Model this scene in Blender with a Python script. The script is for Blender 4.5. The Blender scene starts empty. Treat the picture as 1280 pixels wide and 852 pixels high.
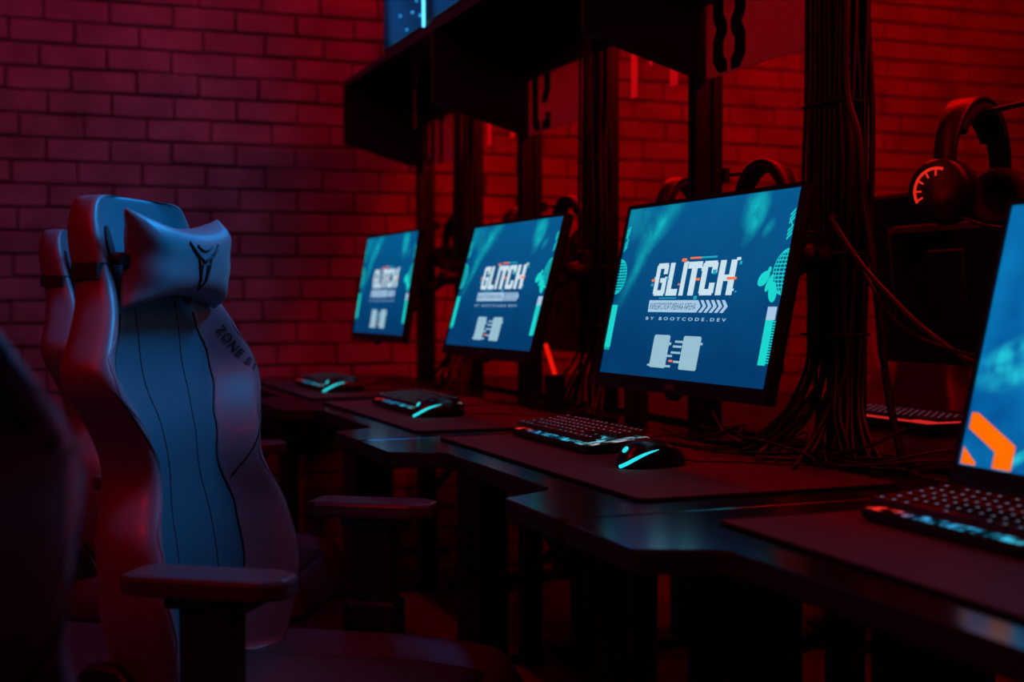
import bpy, bmesh, math, random
from mathutils import Vector, Matrix, Euler
random.seed(7)
R = math.radians
C = bpy.context.scene.collection
CAM_Z = 1.02
DESK = 0.75

# ------------------------------------------------------------------ materials
def lin(c):
    return tuple(((v/255)/12.92 if v/255 <= .04045 else ((v/255+.055)/1.055)**2.4) for v in c)
MATS = {}
def mat(name, col=(128,128,128), rough=.5, metal=0, spec=.5, emit=None, es=1.0, bump=None, coat=0, vary=None, sheen=0):
    if name in MATS: return MATS[name]
    m = bpy.data.materials.new(name); m.use_nodes = True
    nt = m.node_tree; b = nt.nodes['Principled BSDF']
    b.inputs['Base Color'].default_value = (*lin(col), 1)
    b.inputs['Roughness'].default_value = rough
    b.inputs['Metallic'].default_value = metal
    b.inputs['Specular IOR Level'].default_value = spec
    b.inputs['Coat Weight'].default_value = coat
    b.inputs['Sheen Weight'].default_value = sheen
    if emit:
        b.inputs['Emission Color'].default_value = (*lin(emit), 1)
        b.inputs['Emission Strength'].default_value = es
    tc = None
    if bump or vary:
        tc = nt.nodes.new('ShaderNodeTexCoord')
    if bump:
        n = nt.nodes.new('ShaderNodeTexNoise'); n.inputs['Scale'].default_value = bump[0]; n.inputs['Detail'].default_value = 6
        nt.links.new(tc.outputs['Object'], n.inputs['Vector'])
        bp = nt.nodes.new('ShaderNodeBump'); bp.inputs['Strength'].default_value = bump[1]; bp.inputs['Distance'].default_value = bump[2] if len(bump) > 2 else .002
        nt.links.new(n.outputs['Fac'], bp.inputs['Height']); nt.links.new(bp.outputs['Normal'], b.inputs['Normal'])
    if vary:
        n = nt.nodes.new('ShaderNodeTexNoise'); n.inputs['Scale'].default_value = vary[0]; n.inputs['Detail'].default_value = 5
        nt.links.new(tc.outputs['Object'], n.inputs['Vector'])
        cr = nt.nodes.new('ShaderNodeValToRGB')
        cr.color_ramp.elements[0].position = .3; cr.color_ramp.elements[1].position = .7
        cr.color_ramp.elements[0].color = (*lin(vary[1]), 1); cr.color_ramp.elements[1].color = (*lin(vary[2]), 1)
        nt.links.new(n.outputs['Fac'], cr.inputs['Fac']); nt.links.new(cr.outputs['Color'], b.inputs['Base Color'])
    MATS[name] = m
    return m

def emis(name, col, s=1.0):
    if name in MATS: return MATS[name]
    m = bpy.data.materials.new(name); m.use_nodes = True; nt = m.node_tree
    nt.nodes.remove(nt.nodes['Principled BSDF'])
    e = nt.nodes.new('ShaderNodeEmission'); e.inputs['Color'].default_value = (*lin(col), 1); e.inputs['Strength'].default_value = s
    nt.links.new(e.outputs[0], nt.nodes['Material Output'].inputs['Surface'])
    MATS[name] = m
    return m

def clear(name, tint=(230,235,240), fac=.12, rough=.05):
    if name in MATS: return MATS[name]
    m = bpy.data.materials.new(name); m.use_nodes = True; nt = m.node_tree
    nt.nodes.remove(nt.nodes['Principled BSDF'])
    t = nt.nodes.new('ShaderNodeBsdfTransparent'); t.inputs['Color'].default_value = (*lin(tint), 1)
    g = nt.nodes.new('ShaderNodeBsdfGlossy'); g.inputs['Roughness'].default_value = rough; g.inputs['Color'].default_value = (.7,.7,.7,1)
    f = nt.nodes.new('ShaderNodeLayerWeight'); f.inputs['Blend'].default_value = .12
    mx = nt.nodes.new('ShaderNodeMixShader')
    nt.links.new(f.outputs['Fresnel'], mx.inputs[0]) if False else setattr(mx.inputs[0], 'default_value', fac*.5); nt.links.new(t.outputs[0], mx.inputs[1]); nt.links.new(g.outputs[0], mx.inputs[2])
    nt.links.new(mx.outputs[0], nt.nodes['Material Output'].inputs['Surface'])
    MATS[name] = m
    return m

def plate_mat(v=.55, tr=.5):
    m = bpy.data.materials.new('frosted_acrylic'); m.use_nodes = True; nt = m.node_tree
    b = nt.nodes['Principled BSDF']; b.inputs['Base Color'].default_value = (v,v*.92,v*.92,1); b.inputs['Roughness'].default_value = .6
    t = nt.nodes.new('ShaderNodeBsdfTranslucent'); t.inputs['Color'].default_value = (v,v*.92,v*.92,1)
    mx = nt.nodes.new('ShaderNodeMixShader'); mx.inputs[0].default_value = tr
    nt.links.new(b.outputs[0], mx.inputs[1]); nt.links.new(t.outputs[0], mx.inputs[2]); nt.links.new(mx.outputs[0], nt.nodes['Material Output'].inputs['Surface'])
    return m

# ------------------------------------------------------------------ mesh helpers
def box(bm, lo, hi, mi=0, M=None, bev=0, seg=2):
    r = bmesh.ops.create_cube(bm, size=1)
    vs = r['verts']
    for v in vs:
        v.co = Vector(((lo[i]+hi[i])/2 + v.co[i]*(hi[i]-lo[i]) for i in range(3)))
    fs = {f for v in vs for f in v.link_faces}
    if bev:
        es = list({e for v in vs for e in v.link_edges})
        rb = bmesh.ops.bevel(bm, geom=es, offset=bev, segments=seg, affect='EDGES', profile=.6)
        fs = set(rb['faces']); vs = list({v for f in fs for v in f.verts})
        # all faces connected
        seen = set(vs); st = list(vs)
        while st:
            v = st.pop()
            for e in v.link_edges:
                w = e.other_vert(v)
                if w not in seen: seen.add(w); st.append(w)
        vs = list(seen); fs = {f for v in vs for f in v.link_faces}
    for f in fs: f.material_index = mi
    if M is not None: bmesh.ops.transform(bm, matrix=M, verts=vs)
    return vs

def tube(bm, pts, rad, n=8, mi=0, cap=True):
    pts = [Vector(p) for p in pts]
    rings = []
    up = Vector((0,0,1))
    prev = None
    for i, p in enumerate(pts):
        d = (pts[min(i+1, len(pts)-1)] - pts[max(i-1, 0)]).normalized()
        if prev is None:
            a = d.orthogonal().normalized()
        else:
            a = (prev - d*prev.dot(d)).normalized()
        prev = a; b = d.cross(a)
        rr = rad[i] if isinstance(rad, (list, tuple)) else rad
        rings.append([bm.verts.new(p + (a*math.cos(2*math.pi*k/n) + b*math.sin(2*math.pi*k/n))*rr) for k in range(n)])
    for i in range(len(rings)-1):
        for k in range(n):
            f = bm.faces.new((rings[i][k], rings[i][(k+1)%n], rings[i+1][(k+1)%n], rings[i+1][k])); f.material_index = mi; f.smooth = True
    if cap:
        f = bm.faces.new(rings[0][::-1]); f.material_index = mi
        f = bm.faces.new(rings[-1]); f.material_index = mi

def smooth_path(pts, k=6):
    P = [Vector(p) for p in pts]; out = []
    for i in range(len(P)-1):
        p0 = P[max(i-1,0)]; p1 = P[i]; p2 = P[i+1]; p3 = P[min(i+2,len(P)-1)]
        for j in range(k):
            t = j/k
            out.append(.5*((2*p1)+(-p0+p2)*t+(2*p0-5*p1+4*p2-p3)*t*t+(-p0+3*p1-3*p2+p3)*t**3))
    out.append(P[-1]); return out

def prism(bm, poly, lo, hi, axis=2, mi=0):
    """poly: 2D points; extruded along axis from lo to hi"""
    def mk(p, h):
        if axis == 2: return (p[0], p[1], h)
        if axis == 1: return (p[0], h, p[1])
        return (h, p[0], p[1])
    a = [bm.verts.new(mk(p, lo)) for p in poly]; b = [bm.verts.new(mk(p, hi)) for p in poly]
    n = len(poly); fs = []
    fs.append(bm.faces.new(a)); fs.append(bm.faces.new(b[::-1]))
    for i in range(n): fs.append(bm.faces.new((a[i], b[i], b[(i+1)%n], a[(i+1)%n])))
    for f in fs: f.material_index = mi
    return a+b

def lathe(bm, prof, n=24, mi=0, M=None):
    rings = []
    for r, z in prof:
        rings.append([bm.verts.new((r*math.cos(2*math.pi*k/n), r*math.sin(2*math.pi*k/n), z)) for k in range(n)])
    for i in range(len(rings)-1):
        for k in range(n):
            f = bm.faces.new((rings[i][k], rings[i][(k+1)%n], rings[i+1][(k+1)%n], rings[i+1][k])); f.smooth = True; f.material_index = mi
    f = bm.faces.new(rings[0][::-1]); f.material_index = mi
    f = bm.faces.new(rings[-1]); f.material_index = mi
    if M is not None: bmesh.ops.transform(bm, matrix=M, verts=[v for r in rings for v in r])

def obj(name, bm, mats, parent=None, smooth=False, sub=0, bevel=0):
    bmesh.ops.recalc_face_normals(bm, faces=bm.faces)
    me = bpy.data.meshes.new(name); bm.to_mesh(me); bm.free()
    if not isinstance(mats, (list, tuple)): mats = [mats]
    for m in mats: me.materials.append(m)
    if smooth:
        for p in me.polygons: p.use_smooth = True
    o = bpy.data.objects.new(name, me); C.objects.link(o)
    if parent is not None: o.parent = parent
    if bevel:
        md = o.modifiers.new('b', 'BEVEL'); md.width = bevel; md.segments = 2; md.limit_method = 'ANGLE'
    if sub:
        md = o.modifiers.new('s', 'SUBSURF'); md.levels = sub; md.render_levels = sub
    return o

def thing(name, label, cat, loc=(0,0,0), rot=(0,0,0), group=None):
    o = bpy.data.objects.new(name, None); C.objects.link(o); o.empty_display_size = .05
    o.location = loc; o.rotation_euler = rot; o['label'] = label; o['category'] = cat
    if group: o['group'] = group
    return o
def tag(o, label, cat, group=None):
    o['label'] = label; o['category'] = cat
    if group: o['group'] = group
    return o
def struct(o):
    o['kind'] = 'structure'; return o
KIDS = {}
def dup(root, loc, rot, label, group=None):
    def cp(o, par):
        c = o.copy(); C.objects.link(c)
        if par is not None: c.parent = par
        for ch in [x for x in o.children]: cp(ch, c)
        return c
    c = cp(root, None); c.location = loc; c.rotation_euler = rot; c['label'] = label
    if group: c['group'] = group
    return c

def text_mesh(s, x0, x1, z0, z1, y=0.0, fn=None, space=1.0, bold=0.0):
    """text fitted in the rectangle x0..x1, z0..z1 of the local XZ plane (facing -Y); returns a bmesh"""
    cu = bpy.data.curves.new('txt', 'FONT'); cu.body = s; cu.size = 1; cu.space_character = space; cu.offset = bold; cu.resolution_u = 3
    o = bpy.data.objects.new('txt', cu); C.objects.link(o)
    dg = bpy.context.evaluated_depsgraph_get(); dg.update()
    me = bpy.data.meshes.new_from_object(o.evaluated_get(dg))
    bm = bmesh.new(); bm.from_mesh(me)
    bpy.data.objects.remove(o); bpy.data.curves.remove(cu); bpy.data.meshes.remove(me)
    xs = [v.co.x for v in bm.verts]; ys = [v.co.y for v in bm.verts]
    ax, bx, ay, by = min(xs), max(xs), min(ys), max(ys)
    for v in bm.verts:
        X = x0+(v.co.x-ax)/(bx-ax)*(x1-x0); Z = z0+(v.co.y-ay)/(by-ay)*(z1-z0)
        v.co = Vector(fn(X, Z)) if fn else Vector((X, y, Z))
    return bm

# ------------------------------------------------------------------ the room
WALL_Y = 4.75
M_brick = mat('painted_brick', (150,128,126), .62, bump=(38, .55, .006), vary=(7, (128,106,106), (172,150,146)))
M_mortar = mat('mortar', (120,104,104), .9, bump=(60,.5,.004))
M_floor = mat('dark_floor', (92,80,84), .45, bump=(30,.2,.002), vary=(3,(84,72,76),(104,90,94)))
M_ceil = mat('ceiling_paint', (18,18,20), .9)
M_dwall = mat('dark_wall_paint', (30,26,28), .85)

bm = bmesh.new(); box(bm, (-3.2, WALL_Y+.012, 0), (5.2, WALL_Y+.13, 2.9)); wb = struct(obj('wall_back', bm, [M_mortar, M_brick]))
me_b = bmesh.new(); me_b.from_mesh(wb.data)
BW, BH, J = .212, .0785, .009
row = 0; z = .004
while z < 2.88:
    xo = -3.2 - (row % 2)*BW/2 + random.uniform(-.012,.012) + .045
    x = xo
    while x < 5.15:
        w = BW + random.uniform(-.006,.006)
        a, b2 = max(x+J*.36,-3.19), min(x+w-J*.36, 5.19)
        if b2-a > .02:
            dz = random.uniform(-.0015,.0015); dep = random.uniform(-.005,.006)
            vs = box(me_b, (a, WALL_Y-.006+dep, z+J/2+dz), (b2, WALL_Y+.014, min(z+BH-J/2+dz, 2.89)), 1)
            for v in vs:
                if v.co.y < WALL_Y+.008:
                    v.co.y += random.uniform(-.0035,.0035); v.co.z += random.uniform(-.003,.003); v.co.x += random.uniform(-.002,.002)
        x += w
    z += BH; row += 1
me_b.to_mesh(wb.data); me_b.free()
md = wb.modifiers.new('b','BEVEL'); md.width = .0045; md.segments = 2; md.limit_method = 'ANGLE'
bm = bmesh.new(); box(bm, (-3.2, -3.0, -.1), (5.2, WALL_Y+.13, 0)); struct(obj('floor', bm, M_floor))
bm = bmesh.new(); box(bm, (-3.2, -3.0, 2.9), (5.2, WALL_Y+.13, 3.0)); struct(obj('ceiling', bm, M_ceil))
bm = bmesh.new(); box(bm, (5.2, -3.0, 0), (5.3, WALL_Y+.13, 2.9)); struct(obj('wall_right', bm, M_dwall))
bm = bmesh.new(); box(bm, (-3.3, -3.0, 0), (-3.2, WALL_Y+.13, 2.9)); struct(obj('wall_left', bm, M_dwall))

# ------------------------------------------------------------------ desks
def desk_top_mat():
    m = mat('black_laminate', (14,14,17), .19, spec=.5)
    b = m.node_tree.nodes['Principled BSDF']; b.inputs['IOR'].default_value = 4.0; b.inputs['Specular Tint'].default_value = (.4,.95,1,1)
    return m
M_desk = desk_top_mat()
M_edge = mat('black_edge_band', (14,13,15), .65)
M_steel = mat('black_powder_coat', (22,21,23), .5, bump=(300,.1,.0003))
M_pad = mat('mousepad_cloth', (52,42,45), .78, bump=(900,.3,.0004), sheen=.2)
M_stitch = mat('stitched_edge', (8,8,9), .8)
XF, XT, XB = .728, .634, 1.345

def desk_outline():
    # local: x across (front is small x), y along the row 0..1.0 (a full bay), origin at the near boundary
    pts = [(XB,0.002),(XB,.998),(XT+.02,.998)]
    pts += [(XT,.985),(XT+.0,.80),(XT+.004,.79),(XF-.012,.755),(XF,.738),(XF,.262),(XF-.012,.243),(XT+.004,.2),(XT,.186),(XT,.015),(XT+.02,.002)]
    return pts
def make_desk(flip=False):
    root = thing('gaming_desk', 'x', 'desk', (0,0,0), group='desks of the gaming row')
    bm = bmesh.new(); prism(bm, desk_outline(), DESK-.028, DESK); bm.normal_update()
    for f_ in bm.faces: f_.material_index = 0 if (len(f_.verts) > 4 and f_.calc_center_median().z > DESK-.005) else 1
    obj('desktop', bm, [M_desk, M_edge], root, bevel=.003)
    for y in (.035, .965):
        bm = bmesh.new(); box(bm, (.86,y-.03,.03), (.92,y+.03,DESK-.028), bev=.003); box(bm, (.70,y-.03,.0), (1.33,y+.03,.035), bev=.003); obj('leg', bm, M_steel, root)
        bm = bmesh.new(); box(bm, (1.19,y-.03,.03), (1.25,y+.03,DESK-.028), bev=.003); obj('leg', bm, M_steel, root)
    bm = bmesh.new(); box(bm, (.87,.07,DESK-.085), (.91,.93,DESK-.0285), bev=.003); obj('crossbeam', bm, M_steel, root)
    bm = bmesh.new(); box(bm, (1.2,.07,DESK-.085), (1.24,.93,DESK-.0285), bev=.003); obj('crossbeam', bm, M_steel, root)
    # diagonal brace
    bm = bmesh.new(); tube(bm, [(1.22,.06,.60),(1.22,.94,.16)], .012, 8); obj('diagonal_brace', bm, M_steel, root)
    # cable tray hanging under the top
    bm = bmesh.new(); box(bm, (1.05,.15,.60), (1.055,.85,.70)); box(bm, (1.055,.15,.60), (1.16,.85,.604)); box(bm, (1.05,.15,.70),(1.06,.85,.7215)); obj('cable_tray', bm, M_steel, root)
    return root
d0 = make_desk(); d0.location = (0,1.5,0); d0['label'] = 'black notched desk carrying the largest fully visible lit screen'
dup(d0, (0,.5,0), (0,0,0), 'nearest black desk of the row, under the screen with the orange shape')
dup(d0, (0,2.5,0), (0,0,0), 'black desk carrying the second screen from the brick wall')
o = dup(d0, (0,3.5,0), (0,0,0), 'farthest black desk of the row, reaching the brick wall')
bm = bmesh.new(); box(bm, (.70,4.502,DESK-.028),(1.345,WALL_Y-.015,DESK), bev=.002); fl = obj('filler_shelf', bm, M_desk)
tag(fl, 'narrow black board closing the gap between last desk and brick wall', 'board')
# desks on the other side of the row, seen through the gap
for i,(yy,lab) in enumerate(((1.5,'black desk on the far side of the partition, nearest of its side'),(2.5,'black desk on the far side of the partition, middle of its side'),(3.5,'black desk on the far side of the partition, next to brick wall'))):
    dup(d0, (2.79,yy+1.0,0), (0,0,math.pi), lab, 'desks behind the partition')

# ------------------------------------------------------------------ mouse pads
def make_pad():
    root = thing('mouse_pad', 'x', 'mouse pad', group='desk mats on the row')
    poly = []
    W2, D2, r = .44, .21, .018
    for cx, cy, a0 in ((D2-r, W2-r, 0), (-D2+r, W2-r, 90), (-D2+r, -W2+r, 180), (D2-r, -W2+r, 270)):
        for k in range(5): a = R(a0+k*22.5); poly.append((cx+r*math.cos(a), cy+r*math.sin(a)))
    bm = bmesh.new(); prism(bm, poly, 0, .0035); obj('cloth', bm, M_pad, root)
    bm = bmesh.new(); pp = [(x,y,.0028) for x,y in poly]; tube(bm, pp+[pp[0]], .0024, 6); obj('stitched_border', bm, M_stitch, root)
    return root
pad = make_pad(); pad.location = (.785+.213,2.027,DESK+.0005); pad['label'] = 'black cloth mat under the sharp keyboard and mouse'
dup(pad, (.79+.213,.963,DESK+.0005), (0,0,R(-1)), 'nearest black cloth mat, under the blurred keyboard')
dup(pad, (.777+.213,3.03,DESK+.0005), (0,0,0), 'black cloth mat in front of the second screen from the brick wall')
dup(pad, (.775+.213,4.02,DESK+.0005), (0,0,0), 'farthest black cloth mat, nearest to the brick wall')

# ------------------------------------------------------------------ keyboards
def backlight_mat():
    m = bpy.data.materials.new('rgb_backlight'); m.use_nodes = True; nt = m.node_tree
    nt.nodes.remove(nt.nodes['Principled BSDF'])
    tc = nt.nodes.new('ShaderNodeTexCoord'); sp = nt.nodes.new('ShaderNodeSeparateXYZ'); nt.links.new(tc.outputs['Object'], sp.inputs[0])
    mr = nt.nodes.new('ShaderNodeMapRange'); mr.inputs[1].default_value = .19; mr.inputs[2].default_value = -.19; nt.links.new(sp.outputs['Y'], mr.inputs[0])
    cr = nt.nodes.new('ShaderNodeValToRGB'); e = cr.color_ramp.elements
    e[0].position = 0; e[0].color = (.9,.02,.02,1); e[1].position = .16; e[1].color = (.8,.03,.02,1)
    for p, c in ((.27,(.05,.35,.75,1)),(.6,(.03,.45,.75,1)),(.85,(.1,.6,.75,1)),(1,(.7,.5,.5,1))): x = e.new(p); x.color = c
    nt.links.new(mr.outputs[0], cr.inputs[0])
    n = nt.nodes.new('ShaderNodeTexNoise'); n.inputs['Scale'].default_value = 60; nt.links.new(tc.outputs['Object'], n.inputs['Vector'])
    m2 = nt.nodes.new('ShaderNodeMapRange'); m2.inputs[1].default_value = .45; m2.inputs[2].default_value = .68; m2.inputs[3].default_value=.02; m2.inputs[4].default_value = 1.1; nt.links.new(n.outputs['Fac'], m2.inputs[0])
    em = nt.nodes.new('ShaderNodeEmission'); nt.links.new(cr.outputs[0], em.inputs[0]); nt.links.new(m2.outputs[0], em.inputs[1])
    nt.links.new(em.outputs[0], nt.nodes['Material Output'].inputs['Surface'])
    return m
M_back = backlight_mat()
M_key = mat('keycap_plastic', (58,52,56), .42)
M_legend = emis('key_legend_glow', (130,165,205), .45)
M_kcase = mat('keyboard_case', (20,19,21), .4)
U = .0187
def key_layout():
    rows = []
    rows.append((5.2, [(0,1),(2,1),(3,1),(4,1),(5,1),(6.5,1),(7.5,1),(8.5,1),(9.5,1),(11,1),(12,1),(13,1),(14,1),(15.25,1),(16.25,1),(17.25,1)]))
    rows.append((4, [(i,1) for i in range(13)]+[(13,2),(15.25,1),(16.25,1),(17.25,1)]))
    rows.append((3, [(0,1.5)]+[(1.5+i,1) for i in range(12)]+[(13.5,1.5),(15.25,1),(16.25,1),(17.25,1)]))
    rows.append((2, [(0,1.75)]+[(1.75+i,1) for i in range(11)]+[(12.75,2.25)]))
    rows.append((1, [(0,2.25)]+[(2.25+i,1) for i in range(10)]+[(12.25,2.75),(16.25,1)]))
    rows.append((0, [(0,1.25),(1.25,1.25),(2.5,1.25),(3.75,6.25),(10,1.25),(11.25,1.25),(12.5,1.25),(13.75,1.25),(15.25,1),(16.25,1),(17.25,1)]))
    return rows
def keycap_mesh(w):
    bm = bmesh.new()
    hw, hd = w*U/2-.0006, U/2-.0006
    a = [bm.verts.new(p) for p in ((-hd,-hw,0),(hd,-hw,0),(hd,hw,0),(-hd,hw,0))]
    b = [bm.verts.new(p) for p in ((-hd+.002,-hw+.0022,.0085),(hd-.003,-hw+.0022,.0085),(hd-.003,hw-.0022,.0085),(-hd+.002,hw-.0022,.0085))]
    for i in range(4): bm.faces.new((a[i],a[(i+1)%4],b[(i+1)%4],b[i]))
    bm.faces.new(b); bm.faces.new(a[::-1])
    # the glowing legend on top (local x is away from the typist, y to the typist's left)
    r = [bm.verts.new(p) for p in ((-.0005,-.002+.0,.0087),(.0035,-.002,.0087),(.0035,.002,.0087),(-.0005,.002,.0087))]
    f = bm.faces.new(r)
    me = bpy.data.meshes.new('keycap'); bm.normal_update(); 
    for f in bm.faces: f.material_index = 0
    f = bm.faces[-1] if False else f
    bm.faces.ensure_lookup_table(); bm.faces[len(bm.faces)-1].material_index = 1
    bm.to_mesh(me); bm.free(); me.materials.append(M_key); me.materials.append(M_legend)
    return me
def make_keyboard():
    root = thing('keyboard', 'x', 'keyboard', group='keyboards on the row')
    L = 18.25*U+.016; D = 6.2*U+.014
    # wedge case: x from -D/2 (front) to D/2 (rear)
    def prof(x0,x1,z0,z1,h): return [(x0,z0),(x1,z0),(x1,z1+h),(x0,z1)]
    bm = bmesh.new(); prism(bm, [(-D/2,.002),(D/2,.002),(D/2,.022),(D/2-.004,.024),(-D/2+.003,.014),(-D/2,.011)], -L/2, L/2, axis=1); obj('case', bm, M_kcase, root, bevel=.002)
    tl = math.atan2(.0105, D)
    M = Matrix.Translation((0,0,.0192)) @ Matrix.Rotation(-tl, 4, 'Y')
    bm = bmesh.new(); box(bm, (-D/2+.005,-L/2+.005,-.0004),(D/2-.005,L/2-.005,.0008)); bmesh.ops.transform(bm, matrix=M, verts=bm.verts); obj('backlit_plate', bm, M_back, root)
    meshes = {}
    x0 = -D/2+.007+U/2; yl = L/2-.008
    for rz, keys in key_layout():
        for kx, w in keys:
            if w not in meshes: meshes[w] = keycap_mesh(w)
            o = bpy.data.objects.new('keycap', meshes[w]); C.objects.link(o); o.parent = root
            p = M @ Vector((x0+rz*U, yl-(kx+w/2)*U, .0055)); o.location = p; o.rotation_euler = (0,-tl,0)
    for y in (-L/2+.04, L/2-.04):
        bm = bmesh.new(); box(bm, (-D/2+.01,y-.01,0),(-D/2+.022,y+.01,.003)); obj('foot', bm, M_stitch, root)
        bm = bmesh.new(); box(bm, (D/2-.022,y-.01,0),(D/2-.01,y+.01,.003)); obj('foot', bm, M_stitch, root)
    bm = bmesh.new(); tube(bm, smooth_path([(D/2-.004,.05,.012),(D/2+.03,.06,.006),(D/2+.09,.02,.004-.001),(D/2+.16,.05,.004-.001),(D/2+.22,.0,.002)]), .0018, 6); obj('cable', bm, mat('cable_rubber',(24,20,22),.45), root)
    return root
kb = make_keyboard(); PZ = DESK+.0045
kb.location = (.995,2.262,PZ); kb.rotation_euler = (0,0,R(0)); kb['label'] = 'backlit black keyboard in sharp focus, in front of the largest full screen'
dup(kb, (1.028,1.165,PZ), (0,0,0), 'blurred nearest keyboard at the right with blue and red backlight')
dup(kb, (.942,3.13,PZ), (0,0,0), 'second keyboard from the brick wall with blue key light')
dup(kb, (.925,4.03,PZ), (0,0,0), 'farthest small keyboard, close to the brick wall')

# ------------------------------------------------------------------ mice
M_mouse = mat('mouse_plastic', (30,28,30), .3, coat=.3)
M_cyan = emis('cyan_light_strip', (40,215,225), 1.15)
def mouse_pt(a, t):
    """a: -1 (rear) .. 1 (front); t: 0..pi from one side over the top to the other"""
    L, Wd, H = .0625, .033, .040
    x = a*L
    k = max(0.0, 1-abs(a)**2.6)**.5
    wd = Wd*k*(1-.10*math.exp(-((a-.15)/.3)**2)); h = H*max(0.0,(1-abs((a+.18)/1.18)**2.4 if a > -.18 else 1-abs((a+.18)/.82)**2.6))**.6
    c, s = math.cos(t), math.sin(t)
    return Vector((x, -wd*(abs(c)**.75)*(1 if c > 0 else -1), .002+h*abs(s)**.8))
def make_mouse():
    root = thing('computer_mouse', 'x', 'mouse', group='mice on the row')
    bm = bmesh.new(); A = [-.995+1.99*i/24 for i in range(25)]; T = [math.pi*j/18 for j in range(19)]
    G = [[bm.verts.new(mouse_pt(a,t)) for t in T] for a in A]
    for i in range(24):
        for j in range(18): bm.faces.new((G[i][j],G[i+1][j],G[i+1][j+1],G[i][j+1]))
    for i in range(24): bm.faces.new((G[i][0],G[i][18],G[i+1][18],G[i+1][0]))
    bm.faces.new(G[0]); bm.faces.new(G[-1][::-1])
    obj('shell', bm, M_mouse, root, smooth=True)
    # light strip curving from the tail along the near side
    def strip(sgn):
        bm = bmesh.new(); pts = []
        for k in range(22):
            q = k/21; a = -.985+.95*q**1.5; t = .10+.55*q**.9
            t = t if sgn > 0 else math.pi-t
            p = mouse_pt(a, t); n = Vector((p.x*.3, p.y, .2*p.z)).normalized(); pts.append(p+n*.0012)
        rad = [.0026*(1-(k/21)**3)+.0004 for k in range(22)]
        tube(bm, pts, rad, 6); return bm
    obj('light_strip', strip(1), M_cyan, root)
    bm = bmesh.new(); p = mouse_pt(-.80, math.pi*.47); n = Vector((-.75,-.1,.65)).normalized()
    lathe(bm, [(.0,0),(.0058,.0003),(.0062,.0008),(.004,.0016),(0.0001,.002)], 14, M=Matrix.Translation(p) @ n.to_track_quat('Z','Y').to_matrix().to_4x4()); obj('logo_light', bm, M_cyan, root)
    bm = bmesh.new(); p = mouse_pt(.62, math.pi/2); lathe(bm, [(.008,-.0035),(.0095,-.002),(.0095,.002),(.008,.0035)], 16, M=Matrix.Translation(p+Vector((0,0,-.004))) @ Matrix.Rotation(R(90),4,'X')); obj('scroll_wheel', bm, M_stitch, root)
    bm = bmesh.new(); pts = [mouse_pt(a, math.pi/2)+Vector((0,0,.0003)) for a in [.1+.85*i/12 for i in range(13)]]; tube(bm, pts, .0008, 5); obj('button_split', bm, M_stitch, root)
    bm = bmesh.new(); tube(bm, smooth_path([(.06,0,.008),(.09,.003,.0022),(.14,-.03,.002),(.20,-.10,.002),(.27,-.13,.002),(.31,-.05,.002)]), .0016, 6); obj('cable', bm, MATS['cable_rubber'], root)
    return root
ms = make_mouse(); ms.location = (.965,1.905,PZ); ms.rotation_euler = (0,0,R(6)); ms['label'] = 'black mouse with cyan light strip beside the sharp keyboard'
dup(ms, (.93,2.915,PZ), (0,0,R(2)), 'black mouse with cyan strip beside the second keyboard from brick wall')
dup(ms, (.925,3.815,PZ), (0,0,R(2)), 'farthest mouse with cyan strip, near the brick wall')

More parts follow.
